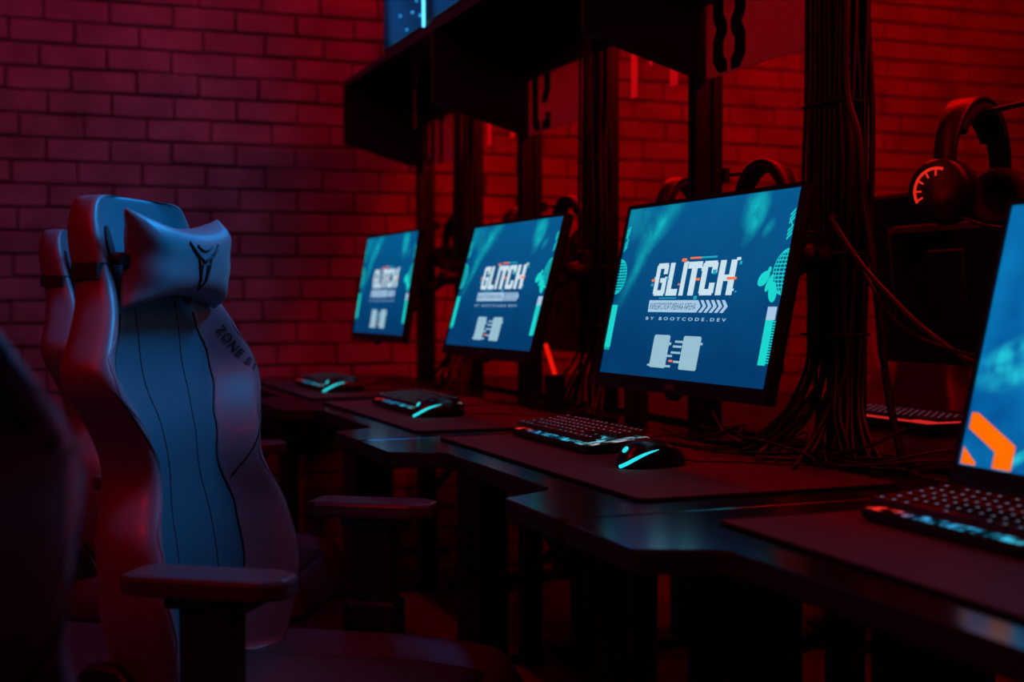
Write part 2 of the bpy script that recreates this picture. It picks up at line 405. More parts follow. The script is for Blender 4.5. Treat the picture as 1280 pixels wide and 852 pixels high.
# ------------------------------------------------------------------ monitors
SW, SH = .543, .306
M_bez = mat('monitor_plastic', (16,15,17), .42)
def screen_mat(name, kind):
    m = bpy.data.materials.new(name); m.use_nodes = True; nt = m.node_tree; N = nt.nodes; Lk = nt.links
    N.remove(N['Principled BSDF'])
    tc = N.new('ShaderNodeTexCoord')
    def noise(scale, det=5, off=(0,0,0)):
        mp = N.new('ShaderNodeMapping'); mp.inputs['Location'].default_value = off; Lk.new(tc.outputs['Object'], mp.inputs[0])
        n = N.new('ShaderNodeTexNoise'); n.inputs['Scale'].default_value = scale; n.inputs['Detail'].default_value = det; Lk.new(mp.outputs[0], n.inputs['Vector']); return n.outputs['Fac']
    def blob(cx, cz, rx, rz, rot=0):
        mp = N.new('ShaderNodeMapping'); mp.vector_type = 'TEXTURE'
        mp.inputs['Location'].default_value = (cx,0,cz); mp.inputs['Rotation'].default_value = (0,R(rot),0); mp.inputs['Scale'].default_value = (rx,.5,rz)
        Lk.new(tc.outputs['Object'], mp.inputs[0])
        g = N.new('ShaderNodeTexGradient'); g.gradient_type = 'SPHERICAL'; Lk.new(mp.outputs[0], g.inputs[0]); return g.outputs['Fac']
    def math_(op, a, b):
        n = N.new('ShaderNodeMath'); n.operation = op
        for i, v in enumerate((a,b)):
            if isinstance(v, (int,float)): n.inputs[i].default_value = v
            else: Lk.new(v, n.inputs[i])
        return n.outputs[0]
    def mr(v, a, b, c, d):
        n = N.new('ShaderNodeMapRange'); Lk.new(v, n.inputs[0])
        for i, q in enumerate((a,b,c,d)): n.inputs[i+1].default_value = q
        return n.outputs[0]
    sp = N.new('ShaderNodeSeparateXYZ'); Lk.new(tc.outputs['Object'], sp.inputs[0])
    base = N.new('ShaderNodeValToRGB'); e = base.color_ramp.elements
    def S(u, v): return ((u-.5)*SW, (.5-v)*SH)
    if kind == 'glitch':
        e[0].position = 0; e[0].color = (*lin((0,58,108)),1); e[1].position = 1; e[1].color = (*lin((2,90,145)),1)
        g = mr(sp.outputs['Z'], -.12, .153, .0, .95)
        Lk.new(math_('ADD', g, mr(noise(9), .3,.7,-.12,.12)), base.inputs[0])
        blobs = [(*S(.24,.10),.11,.035,-38,.5),(*S(.16,.27),.10,.022,-55,.35),(*S(.785,.07),.05,.04,-60,.7),(*S(.80,.16),.05,.02,-50,.4),(*S(.05,.06),.09,.05,0,.35),(*S(.1,.45),.1,.02,-50,.22),(*S(.87,.19),.022,.012,-40,.5)]
        neb = noise(26, 7)
        tot = None
        for b in blobs:
            v = math_('MULTIPLY', blob(*b[:5]), b[5])
            tot = v if tot is None else math_('ADD', tot, v)
        tot = math_('MULTIPLY', tot, mr(neb,.3,.75,.3,1.5))
        stars = mr(noise(230, 1), .78,.84,0,.55)
        tot = math_('ADD', tot, stars)
        hi = (20,205,210)
    else:
        e[0].position = 0; e[0].color = (*lin((0,84,150)),1); e[1].position = 1; e[1].color = (*lin((6,126,190)),1)
        Lk.new(mr(noise(7), .35,.65,0,1), base.inputs[0])
        tot = math_('MULTIPLY', blob(*S(.08,.58),.09,.02,-25), 1.2)
        tot = math_('ADD', tot, math_('MULTIPLY', blob(*S(.15,.64),.09,.02,-12), 1.0))
        tot = math_('ADD', tot, math_('MULTIPLY', blob(*S(.15,.97),.05,.008,-35), 1.1))
        tot = math_('MULTIPLY', tot, mr(noise(40,4),.35,.65,.1,1.4))
        hi = (30,190,215)
    tot = math_('MINIMUM', tot, 1.0)
    mx = N.new('ShaderNodeMixRGB'); Lk.new(tot, mx.inputs[0]); Lk.new(base.outputs[0], mx.inputs[1]); mx.inputs[2].default_value = (*lin(hi),1)
    em = N.new('ShaderNodeEmission'); Lk.new(mx.outputs[0], em.inputs[0]); em.inputs[1].default_value = 1.0
    gl = N.new('ShaderNodeBsdfGlossy'); gl.inputs['Roughness'].default_value = .35; gl.inputs['Color'].default_value = (.04,.04,.04,1)
    ad = N.new('ShaderNodeAddShader'); Lk.new(em.outputs[0], ad.inputs[0]); Lk.new(gl.outputs[0], ad.inputs[1])
    Lk.new(ad.outputs[0], N['Material Output'].inputs['Surface'])
    return m
E_white = emis('screen_white', (200,226,238)); E_cyan = emis('screen_cyan', (28,214,205)); E_or = emis('screen_orange', (255,120,70)); E_dk = emis('screen_dark_letters', (10,70,95)); E_teal = emis('screen_teal', (30,170,190)); E_hex = emis('screen_hex_orange', (255,110,0)); E_pale = emis('screen_pale', (165,200,230)); E_panel = emis('screen_panel_grey', (150,190,208)); E_peach = emis('screen_peach', (245,170,160))
def s2(u, v): return ((u-.5)*SW, (.5-v)*SH)
def flat(bm, poly, y, mi=0):
    vs = [bm.verts.new((s2(*p)[0], y, s2(*p)[1])) for p in poly]
    f = bm.faces.new(vs); f.material_index = mi
def frect(bm, u0, v0, u1, v1, y, mi=0): flat(bm, [(u0,v0),(u0,v1),(u1,v1),(u1,v0)], y, mi)
LET = {
 'G': [(0,.06,.34,.94),(.08,0,.92,.17),(.66,.06,1,.34),(.08,.83,.92,1),(.66,.46,1,.94),(.46,.46,1,.60)],
 'L': [(0,0,.42,1),(0,.80,1,1)],
 'I': [(0,0,1,1)],
 'T': [(0,0,1,.2),(.3,0,.7,1)],
 'C': [(0,.06,.36,.94),(.08,0,.92,.18),(.64,.06,1,.36),(.08,.82,.92,1),(.64,.64,1,.94)],
 'H': [(0,0,.36,1),(.64,0,1,1),(.2,.42,.8,.60)],
}
def make_monitor(kind):
    root = thing('monitor', 'x', 'monitor', group='monitors on the row')
    # housing: back shell with thin bezel around the panel
    bm = bmesh.new()
    w, h = SW/2, SH/2; t = .007; bt = .023
    for lo, hi in (((-w-t,-.0035,h),(w+t,.016,h+t)),((-w-t,-.0035,-h-bt),(w+t,.016,-h)),((-w-t,-.0035,-h),(-w,.016,h)),((w,-.0035,-h),(w+t,.016,h))):
        box(bm, lo, hi)
    box(bm, (-w-t,.008,-h-bt),(w+t,.020,h+t), bev=.005)
    box(bm, (-.17,.018,-.10),(.17,.055,.09), bev=.012)
    obj('housing', bm, M_bez, root)
    bm = bmesh.new(); prism(bm, [(-.02,-h-bt),(.02,-h-bt),(.008,-h-bt-.011),(-.008,-h-bt-.011)], 0, .012, axis=1); obj('control_lug', bm, M_bez, root)
    bm = bmesh.new(); box(bm, (-w,0,-h),(w,.006,h)); scr = obj('screen', bm, SCR[kind], root)
    y = -.0006
    if kind == 'glitch':
        bm = bmesh.new()
        V0, V1 = .346, .534
        for ch, a, b in (('G',.268,.343),('L',.352,.420),('I',.434,.460),('T',.463,.547),('C',.553,.638),('H',.650,.741)):
            for i,(x0,z0,x1,z1) in enumerate(LET[ch]):
                j = random.uniform(-.004,.004)
                frect(bm, a+x0*(b-a)+j*.3, V0+z0*(V1-V0), a+x1*(b-a)+j*.3, V0+z1*(V1-V0), y-i*.00002)
        for q in ((.735,.335,.757,.350),(.262,.425,.275,.437),(.728,.50,.748,.512),(.546,.375,.552,.40),(.33,.425,.346,.437),(.449,.342,.462,.352)):
            frect(bm, *q, y)
        obj('lettering', bm, E_white, scr)
        for q in ((.418,.325,.447,.342),(.467,.320,.535,.330),(.246,.438,.266,.452),(.70,.438,.752,.452),(.522,.438,.546,.452),(.42,.466,.432,.476)):
            bm = bmesh.new(); frect(bm, *q, y-.0002); obj('orange_mark', bm, E_or, scr)
        for q in ((.535,.320,.625,.330),(.315,.545,.425,.551),(.531,.536,.55,.556),(.755,.355,.768,.374),(.615,.395,.636,.42),(.34,.43,.357,.446),(.247,.462,.262,.478),(.756,.512,.766,.52)):
            bm = bmesh.new(); frect(bm, *q, y-.0003); obj('cyan_mark', bm, E_teal, scr)
        bm = bmesh.new()
        flat(bm, [(.256,.560),(.259,.628),(.562,.628),(.582,.594),(.562,.560)], y)
        for k in range(5):
            u = .574+k*.030
            flat(bm, [(u,.560),(u+.020,.594),(u,.628),(u+.018,.628),(u+.040,.594),(u+.018,.560)], y)
        obj('banner', bm, E_pale, scr)
        x0, z1 = s2(.270,.576); x1, z0 = s2(.555,.614)
        obj('banner_text', text_mesh('КИБЕРСПОРТИВНАЯ АРЕНА', x0, x1, z0, z1, y-.0005, bold=0), E_dk, scr)
        x0, z1 = s2(.255,.656); x1, z0 = s2(.738,.674)
        obj('credit_text', text_mesh('BY BOOTCODE.DEV', x0, x1, z0, z1, y, space=1.7, bold=.015), E_pale, scr)
        # two plain pale panels joined by bars
        bm = bmesh.new()
        for a, b in ((.335,.436),(.518,.622)):
            flat(bm, [(a,.765),(a,.935),(a+.006,.942),(b-.006,.942),(b,.935),(b,.765),(b-.006,.757),(a+.006,.757)], y)
        for q in ((.436,.797,.449,.812),(.47,.785,.518,.797),(.462,.812,.515,.824),(.456,.846,.515,.858),(.436,.866,.468,.878),(.48,.896,.518,.908),(.436,.923,.468,.935),(.622,.79,.634,.803),(.322,.925,.335,.936)): frect(bm, *q, y)
        obj('pale_panels', bm, E_panel, scr)
        bm = bmesh.new(); frect(bm, .452,.893,.475,.905, y-.0002); obj('orange_bar', bm, E_or, scr)
        # side decorations: bars, grid globes, slanted glyphs
        bm = bmesh.new()
        frect(bm, 0,.588,.040,.845, y); 
        for k in range(9): flat(bm, [(.006+.004*0,.845+k*.0),(.006,.862),(.010,.862),(.010,.845)] if False else [(.002+k*.0042,.845),(.002+k*.0042,.862),(.0042+k*.0042,.862),(.0042+k*.0042,.845)], y)
        obj('side_bar', bm, E_cyan, scr); bm = bmesh.new()
        frect(bm, .941,.66,.978,.885, y)
        for k in range(16): frect(bm, .978,.665+k*.0135,.992,.6715+k*.0135, y)
        obj('side_bar', bm, E_cyan, scr)
        def globe(cx, cy, r, side):
            bm = bmesh.new()
            asp = SW/SH
            def P(a, b): return (cx+a*r/asp, cy+b*r)
            def line(pts, wd=.0016):
                for p, q in zip(pts[:-1], pts[1:]):
                    d = Vector((q[0]-p[0],(q[1]-p[1])/asp*1.0)); L = d.length or 1
                    n = Vector((-d.y, d.x))/L*wd
                    flat(bm, [(p[0]+n.x,p[1]+n.y*asp),(p[0]-n.x,p[1]-n.y*asp),(q[0]-n.x,q[1]-n.y*asp),(q[0]+n.x,q[1]+n.y*asp)], y-.0001)
            for k in (.25,.55,.8,1.0):
                line([P(side*k*math.cos(t),math.sin(t)) for t in [R(-90+12*i) for i in range(16)]])
            for b in [-.85+.17*i for i in range(11)]:
                e_ = math.sqrt(max(0,1-b*b)); line([P(0,b),P(side*e_,b)])
            obj('grid_globe', bm, E_cyan, scr)
        globe(.001,.415,.105,1); globe(.999,.42,.115,-1)
        for cx, sg in ((.017,1),(.978,1)):
            bm = bmesh.new()
            for k, (v, dz) in enumerate(((.105,.0),(.125,.0),(.145,.012),(.185,.0),(.205,.0),(.225,.0))):
                sx = .011
                flat(bm, [(cx-sx,v+.026),(cx-sx,v+.038),(cx+sx,v+.010),(cx+sx,v-.002)], y)
            flat(bm, [(cx-sx,.150),(cx-sx,.160),(cx+sx,.200),(cx+sx,.190)], y)
            obj('slanted_glyphs', bm, E_cyan, scr)
        bm = bmesh.new(); frect(bm, .941,.594,.985,.66, y); obj('white_block', bm, E_pale, scr)
        # satellite-like flare on the right
        bm = bmesh.new()
        for cx, cy, rx, ry, rot in ((.893,.452,.030,.034,-30),(.925,.475,.012,.050,30),(.948,.52,.020,.055,-20),(.915,.41,.008,.02,20)):
            pts = []
            for k in range(14):
                a = 2*math.pi*k/14; px, py = rx*math.cos(a), ry*math.sin(a)*1.0; rr = R(rot)
                pts.append((cx+px*math.cos(rr)-py*math.sin(rr)*.56, cy+px*math.sin(rr)*1.77+py*math.cos(rr)))
            flat(bm, pts, y)
        obj('flare_graphic', bm, E_cyan, scr)
    else:
        bm = bmesh.new(); flat(bm, [(.02,.80),(.03,.80),(.155,.905),(.155,.995),(.10,.995),(.10,.935),(.01,.86),(.01,.80)], y)
        flat(bm, [(.006,.93),(.05,.985),(.05,.995),(.006,.995)], y); obj('orange_hexagon', bm, E_hex, scr)
        bm = bmesh.new()
        for k in range(5): flat(bm, [(.16+k*.06,.93-k*.05),(.16+k*.06,.94-k*.05),(.22+k*.06,.89-k*.05),(.22+k*.06,.88-k*.05)], y)
        obj('line_graphic', bm, E_teal, scr)
    obj('maker_mark', text_mesh('AOC', -.016, .016, -h-.0165, -h-.0085, -.0042, bold=.02), mat('grey_print', (150,140,140), .5), root)
    return root
SCR = {'glitch': screen_mat('glitch_wallpaper','glitch'), 'hex': screen_mat('blue_wallpaper','hex')}
def mon_rot(ya, ti): return (-R(ti), 0, R(ya-90))
m3 = make_monitor('glitch'); m3.location = (1.063,1.955,CAM_Z+.018); m3.rotation_euler = mon_rot(1.8,12.3); m3['label'] = 'largest fully visible monitor with a white GLITCH title, left of the thick cable bundle'
dup(m3, (1.093,2.939,CAM_Z+.037), mon_rot(1.8,15.5), 'middle monitor showing the GLITCH title, second from the brick wall')
dup(m3, (1.087,3.946,CAM_Z+.051), mon_rot(1,9.5), 'smallest GLITCH monitor, farthest one, next to the brick wall')
m4 = make_monitor('hex'); m4.location = (1.055,.962,CAM_Z-.04); m4.rotation_euler = mon_rot(0,14); m4['label'] = 'nearest monitor cut by the picture edge, with an orange corner shape'

# monitors of the other side, seen from behind
def make_back_monitor():
    root = thing('monitor', 'x', 'monitor', group='monitors seen from behind')
    bm = bmesh.new(); box(bm, (-.28,-.004,-.175),(.28,.03,.165), bev=.008); box(bm, (-.18,.028,-.11),(.18,.058,.10), bev=.014); obj('housing', bm, M_bez, root)
    bm = bmesh.new(); box(bm, (-.27,-.0055,-.15),(.27,-.0035,.155)); obj('screen', bm, emis('dim_screen', (4,10,16), .3), root)
    bm = bmesh.new(); box(bm, (-.05,.056,-.05),(.05,.066,.05), bev=.004); obj('mount_plate', bm, M_steel, root)
    for k in range(9):
        pass
    bm = bmesh.new()
    for k in range(7): box(bm, (-.12,.0575,.035+k*.008-.0),(.12,.0595,.038+k*.008))
    obj('vent_grille', bm, M_stitch, root)
    return root
bmn = make_back_monitor(); bmn.location = (1.70,2.02,CAM_Z+.05); bmn.rotation_euler = (R(-6),0,R(90)); bmn['label'] = 'back of the big dark monitor behind the cable bundle, under the headset'
dup(bmn, (1.70,2.98,CAM_Z+.0), (R(-6),0,R(90)), 'dark monitor back hidden behind the largest GLITCH screen')
dup(bmn, (1.70,3.96,CAM_Z+.01), (R(-6),0,R(90)), 'dark monitor back between the two far screens')

# ------------------------------------------------------------------ partition frame: posts, shelf, plates
M_alu = mat('black_aluminium', (26,23,26), .38, metal=.5)
PX = 1.37
def make_post(w=.04):
    root = thing('frame_post', 'x', 'post', group='frame posts between the bays')
    bm = bmesh.new()
    # slotted profile: 40 x 60
    prism(bm, [(-.03,-.02),(-.008,-.02),(-.008,-.013),(.008,-.013),(.008,-.02),(.03,-.02),(.03,-.006),(.022,-.006),(.022,.006),(.03,.006),(.03,.02),(.008,.02),(.008,.013),(-.008,.013),(-.008,.02),(-.03,.02),(-.03,.006),(-.022,.006),(-.022,-.006),(-.03,-.006)], .0, 2.2)
    obj('profile', bm, M_alu, root)
    bm = bmesh.new(); box(bm, (-.045,-.045,0),(.045,.045,.008), bev=.002); obj('foot_plate', bm, M_steel, root)
    return root
ROWX = 1.378
post = make_post(); post.location = (ROWX,2.47,0); post['label'] = 'slotted post beside the black number 8'
dup(post, (ROWX,1.47,0), (0,0,0), 'slotted post nearest to the viewer, holding the hook of the big headset')
dup(post, (ROWX,3.47,0), (0,0,0), 'slotted post beside the black number 9')
dup(post, (ROWX,4.46,0), (0,0,0), 'slotted post beside the black number 10, nearest the brick wall')
# thin secondary conduit beside each post
M_cable = mat('cable_rubber', (24,20,22), .45)
# shelf
bm = bmesh.new(); box(bm, (1.09,.30,CAM_Z+.730),(1.67,4.47,CAM_Z+.752), bev=.002)
sh = obj('overhead_shelf', bm, M_desk); tag(sh, 'long black board above the screens that carries the computers', 'shelf')
bm = bmesh.new(); box(bm, (1.335,.30,CAM_Z+.60),(1.347,4.435,CAM_Z+.7295)); fs = obj('shelf_rail', bm, M_steel)
tag(fs, 'flat black rail under the shelf board behind the hanging side panels', 'rail')
def make_gusset():
    root = thing('shelf_side_panel', 'x', 'panel', group='hanging side panels under the shelf')
    bm = bmesh.new(); prism(bm, [(1.09,CAM_Z+.535),(1.085,CAM_Z+.545),(1.085,CAM_Z+.7295),(1.33,CAM_Z+.7295),(1.33,CAM_Z+.465)], -.009, .009, axis=1); obj('board', bm, M_steel, root, bevel=.002)
    bm = bmesh.new(); box(bm, (1.3305,-.009,CAM_Z+.468),(1.3345,.009,CAM_Z+.7295)); box(bm, (1.3345,-.009,CAM_Z+.468),(1.3475,.009,CAM_Z+.5985)); obj('bracket', bm, M_steel, root)
    return root
gu = make_gusset(); gu.location = (0,2.45,0); gu['label'] = 'black slanted side panel under the shelf, at the number 8 post'
dup(gu, (0,3.45,0), (0,0,0), 'black slanted side panel under the shelf, at the number 9 post')
dup(gu, (0,4.45,0), (0,0,0), 'black slanted end panel of the shelf in front of the brick wall')
# number plates with stencil digits
M_plate = plate_mat()
M_blk = mat('black_vinyl', (8,8,9), .6)
STEN = {
 '8': [[(-.5,.72),(-.32,1),(-.08,1),(-.08,.86),(-.2,.8),(-.2,.62),(-.08,.56),(-.08,.0),(-.32,0),(-.5,.2),(-.5,.4),(-.38,.5),(-.5,.6)]],
}
def digit(bm, ch, y0, z0, w, h, x0, x1):
    def Q(pts, mirror=False):
        pp = [(y0 + (p[0]*(-1 if mirror else 1))*w, z0+p[1]*h) for p in pts]
        prism(bm, pp if not mirror else pp[::-1], x0, x1, axis=0)
    half8 = [(-.5,.62),(-.5,.86),(-.32,1),(-.07,1),(-.07,.88),(-.19,.80),(-.19,.66),(-.07,.56),(-.07,.44),(-.19,.34),(-.19,.20),(-.07,.12),(-.07,0),(-.32,0),(-.5,.14),(-.5,.38),(-.38,.5)]
    if ch == '8': Q(half8); Q(half8, True)
    elif ch == '9':
        Q([(-.5,.58),(-.5,.86),(-.32,1),(-.07,1),(-.07,.88),(-.19,.80),(-.19,.60),(-.07,.52),(-.07,.40),(-.32,.40)])
        Q([(-.5,0),(-.5,.24),(-.26,.24),(-.26,.15),(-.07,.12),(-.07,0)])
        Q([(-.5,.14),(-.5,.86),(-.32,1),(-.07,1),(-.07,.88),(-.19,.80),(-.19,.20),(-.07,.12),(-.07,0),(-.32,0)], True)
    elif ch == '1': Q([(-.1,0),(-.1,.8),(-.3,.72),(-.3,.86),(.05,1),(.16,1),(.16,0)])
    elif ch == '0':
        h_ = [(-.5,.14),(-.5,.86),(-.32,1),(-.07,1),(-.07,.88),(-.19,.80),(-.19,.20),(-.07,.12),(-.07,0),(-.32,0)]
        Q(h_); Q(h_, True)
def make_plate(txt, y, lab):
    root = thing('number_plate', lab, 'sign', (0,y,0), group='station number plates')
    bm = bmesh.new(); box(bm, (1.366,.035,CAM_Z+.458),(1.370,.47,CAM_Z+.7295)); obj('plate', bm, M_plate, root)
    ys = [.375] if len(txt) == 1 else [.27,.40]
    for c, yy in zip(txt, ys):
        bm = bmesh.new(); digit(bm, c, yy, CAM_Z+.462, .125 if len(txt) == 1 else .11, .178, 1.3655, 1.3630); obj('digit', bm, M_blk, root)
    return root
make_plate('8', 1.975, 'red lit plate with the black stencil number 8')
make_plate('9', 2.975, 'red lit plate with the black stencil number 9')
make_plate('10', 3.965, 'red lit plate with the black stencil number 10, nearest the brick wall')
# pale stencil strokes on clear plates facing the other side
M_pale = plate_mat(.9,.75)
def make_clear(y, lab):
    root = thing('clear_number_plate', lab, 'sign', (0,y,0), group='clear plates with pale numbers')
    bm = bmesh.new(); box(bm, (1.388,-.45,CAM_Z+.458),(1.391,-.03,CAM_Z+.7295)); obj('plate', bm, clear('clear_acrylic', (246,248,250), .03), root)
    bm = bmesh.new(); box(bm, (1.3875,-.145,CAM_Z+.475),(1.3870,-.112,CAM_Z+.65)); obj('stroke', bm, M_pale, root)
    bm = bmesh.new(); box(bm, (1.3875,-.345,CAM_Z+.475),(1.3870,-.308,CAM_Z+.535)); obj('stroke', bm, M_pale, root)
    bm = bmesh.new(); prism(bm, [(-.215,CAM_Z+.535),(-.235,CAM_Z+.55),(-.300,CAM_Z+.60),(-.345,CAM_Z+.65),(-.305,CAM_Z+.65),(-.195,CAM_Z+.56)], 1.3870, 1.3875, axis=0); obj('stroke', bm, M_pale, root)
    return root
make_clear(2.955, 'clear plate with pale stripes, left of the post of number 8')
make_clear(3.955, 'clear plate with pale stripes, left of the post of number 9')

# ------------------------------------------------------------------ centre poles with cables, monitor arms
def make_pole():
    root = thing('mounting_pole', 'x', 'pole', group='poles behind the screens')
    bm = bmesh.new(); box(bm, (-.022,-.03,0),(.022,.03,2.2), bev=.003); obj('pole', bm, M_alu, root)
    bm = bmesh.new(); box(bm, (-.05,-.06,0),(.05,.06,.008), bev=.002); obj('foot_plate', bm, M_steel, root)
    arm = obj_arm(root)
    return root
def obj_arm(root):
    Z = CAM_Z+.09
    bm = bmesh.new(); box(bm, (-.075,-.035,Z-.03),(-.052,.035,Z+.03), bev=.004); tube(bm, [(-.065,0,Z),(-.10,-.04,Z-.02),(-.15,-.035,Z-.05),(-.20,0,Z-.075)], .016, 10)
    a = obj('monitor_arm', bm, M_steel, root)
    bm = bmesh.new(); lathe(bm, [(.016,-.03),(.02,-.028),(.02,.028),(.016,.03)], 18, M=Matrix.Translation((-.10,-.04,Z-.02)) @ Matrix.Rotation(R(90),4,'Y')); obj('joint_knob', bm, M_steel, a)
    bm = bmesh.new(); box(bm, (-.215,-.05,Z-.125),(-.198,.05,Z-.025), bev=.004); obj('head_plate', bm, M_steel, a)
YP = [1.965, 2.965, 3.945]
pole = make_pole(); pole.location = (ROWX,YP[0],0); pole['label'] = 'black pole inside the thickest cable bundle'
dup(pole, (ROWX,YP[1],0), (0,0,0), 'black pole with cables behind the middle GLITCH monitor')
dup(pole, (ROWX,YP[2],0), (0,0,0), 'black pole with cables behind the farthest GLITCH monitor')
CABLE_GROUP = ['cables strapped to the nearest pole','cables strapped to the middle pole','cables strapped to the far pole']
CABLE_LAB = ['black cable running down in the nearest strapped bundle','black cable running down in the bundle behind the middle screen','black cable running down in the bundle nearest the brick wall']
def cable(pts, r, lab, group=None, m=None, k=7, n=7):
    bm = bmesh.new(); tube(bm, smooth_path(pts, k), r, n); o = obj('cable', bm, m or M_cable); tag(o, lab, 'cable', group); return o
ties = []
for i, yp in enumerate(YP):
    rnd = random.Random(20+i)
    nC = 16 if i == 0 else 10
    for k in range(nC):
        a = k/(nC-1)
        oy = (-.058+.116*a) if i == 0 else (-.048+.096*a)
        ox = -.036 - .012*(k % 2) - .004*rnd.random()
        r = rnd.choice((.0036,.0045,.0058))
        top = CAM_Z+.7295 if True else 2.2
        j = lambda s=.004: rnd.uniform(-s,s)
        bulge = (.010 if k in (0,1) or k >= nC-2 else .003)*(1 if a > .5 else -1)
        end_y = oy*2.1 + rnd.uniform(-.06,.06); end_x = -.06 - rnd.uniform(0,.12)
        if i == 0: end_y += .02*rnd.choice((-1,1))
        pts = [(ROWX+ox, yp+oy*.9, top), (ROWX+ox+j(), yp+oy+j(), CAM_Z+.55), (ROWX+ox, yp+oy*.95, CAM_Z+.36), (ROWX+ox+j(), yp+oy*.95+bulge, CAM_Z+.2), (ROWX+ox, yp+oy*.8, CAM_Z+.06), (ROWX+ox+j(), yp+oy*.75, CAM_Z-.04), (ROWX+ox+j(.01), yp+oy*.9, CAM_Z-.12), (ROWX+ox+end_x*.3, yp+end_y*.6, CAM_Z-.2), (ROWX+end_x, yp+end_y, DESK+.006+.004*(k%3)), (ROWX+end_x-.06, yp+end_y+rnd.uniform(-.12,.12), DESK+.005)]
        cable(pts, r, CABLE_LAB[i], CABLE_GROUP[i])
    for zz in (CAM_Z+.34, CAM_Z+.08, CAM_Z-.06):
        root = None
        bm = bmesh.new(); hw = .056 if i == 0 else .050
        pts = [(ROWX-.056,yp-hw,zz),(ROWX-.030,yp-hw,zz),(ROWX+.025,yp-.032,zz),(ROWX+.025,yp+.032,zz),(ROWX-.030,yp+hw,zz),(ROWX-.056,yp+hw,zz),(ROWX-.0565,yp-hw+.001,zz)]
        for p, q in zip(pts[:-1], pts[1:]): tube(bm, [p,q], .0022, 6)
        box(bm, (ROWX-.064,yp-hw+.01,zz-.004),(ROWX-.056,yp-hw+.018,zz+.004))
        o = obj('cable_tie', bm, M_stitch); tag(o, ['black strap around the nearest cable bundle','black strap around the middle cable bundle','black strap around the farthest cable bundle'][i], 'cable tie', 'straps of cable bundle '+['near','middle','far'][i])
for i, yp in enumerate(YP):
    for k in range(5 if i == 0 else 3):
        xx = ROWX-.030+.012*k; yy = yp-.036-.0045*(k % 2); q = .004*(1 if k % 2 else -1)
        cable([(xx,yy,CAM_Z+.7295),(xx+q,yy,CAM_Z+.5),(xx-q,yy-.003,CAM_Z+.33),(xx,yy-.006,CAM_Z+.15),(xx+q,yy,CAM_Z+.05),(xx-.01,yy-.002,CAM_Z-.1),(xx-.03,yy-.03,CAM_Z-.2),(xx-.07,yy-.06-.02*k,DESK+.006),(xx-.10,yy-.12-.03*k,DESK+.005)], (.0045,.0055,.0038)[k % 3], CABLE_LAB[i], CABLE_GROUP[i])
# loose cables near the first bundle
cable([(ROWX-.05,yp_,z_) for yp_, z_ in ((1.90,CAM_Z+.72),(1.90,CAM_Z+.5),(1.895,CAM_Z+.35),(1.862,CAM_Z+.27),(1.845,CAM_Z+.16),(1.82,CAM_Z+.06),(1.80,CAM_Z-.05),(1.78,CAM_Z-.15),(1.74,CAM_Z-.262))], .0065, 'thick sleeve cable bowing out to the right of the nearest bundle')
cable([(ROWX-.058,1.915,CAM_Z+.14),(ROWX-.075,1.90,CAM_Z+.135),(ROWX-.09,1.80,CAM_Z+.06),(ROWX-.10,1.70,CAM_Z+.0),(ROWX-.11,1.60,CAM_Z-.05),(ROWX-.14,1.45,CAM_Z-.09),(ROWX-.2,1.25,CAM_Z-.07)], .0042, 'red lit cable stretched diagonally from the bundle to the nearest monitor', m=mat('glossy_cable',(70,50,50),.3))
cable([(ROWX-.058,1.925,CAM_Z+.125),(ROWX-.077,1.895,CAM_Z+.122),(ROWX-.088,1.79,CAM_Z+.04),(ROWX-.11,1.70,CAM_Z-.02),(ROWX-.12,1.6,CAM_Z-.06),(ROWX-.2,1.35,CAM_Z-.08)], .0028, 'thin cable beside the diagonal one leaving the bundle')
# desk clutter cables
rnd = random.Random(5)
DL = ['tangled thin cable lying behind the sharp keyboard','tangled thin cable lying under the middle screen','tangled thin cable lying under the nearest monitor','tangled thin cable lying under the farthest screen']
for i, (yc, n) in enumerate(((1.85,12),(2.95,6),(1.05,7),(3.95,4))):
    for k in range(n):
        y0 = yc+rnd.uniform(-.35,.3); x0 = 1.20+rnd.uniform(-.06,.12)
        pts = []; 
        for s in range(6):
            pts.append((min(1.33,max(1.09,x0+rnd.uniform(-.07,.07))), y0+(s-2.5)*rnd.uniform(.05,.10), DESK+.0035+abs(rnd.gauss(0,.008)) + (.03*rnd.random() if s in (2,3) else 0)))
        cable(pts, rnd.choice((.0016,.002,.0026)), DL[i], 'loose cables on desk '+['c','b','d','a'][i])
cable([(1.30,2.30,DESK+.05),(1.27,2.2,DESK+.02),(1.24,2.05,DESK+.006),(1.22,1.9,DESK+.005),(1.27,1.78,DESK+.03),(1.30,1.7,DESK+.07)], .003, 'red lit cable sagging below the largest GLITCH screen', m=mat('glossy_cable'))

# unidentified red glowing bars at the desk rear
M_redglow = emis('red_glow_bar', (235,22,10), 1.0)
def make_bar(pts, lab):
    root = thing('glow_bar', lab, 'light', group='red glowing bars behind the screens')
    bm = bmesh.new(); tube(bm, pts, .006, 8); obj('glowing_tube', bm, M_redglow, root)
    bm = bmesh.new(); p = Vector(pts[-1]); box(bm, (p.x-.02,p.y-.02,DESK+.001),(p.x+.02,p.y+.02,p.z-.002), bev=.002); obj('base', bm, M_steel, root)
make_bar([(1.27,3.09,CAM_Z-.112),(1.25,2.985,CAM_Z-.178)], 'slanted red glowing bar between the two larger GLITCH screens')
make_bar([(1.29,2.62,CAM_Z-.125),(1.288,2.615,CAM_Z-.172)], 'short red glowing bar at the lower corner of the largest GLITCH screen')

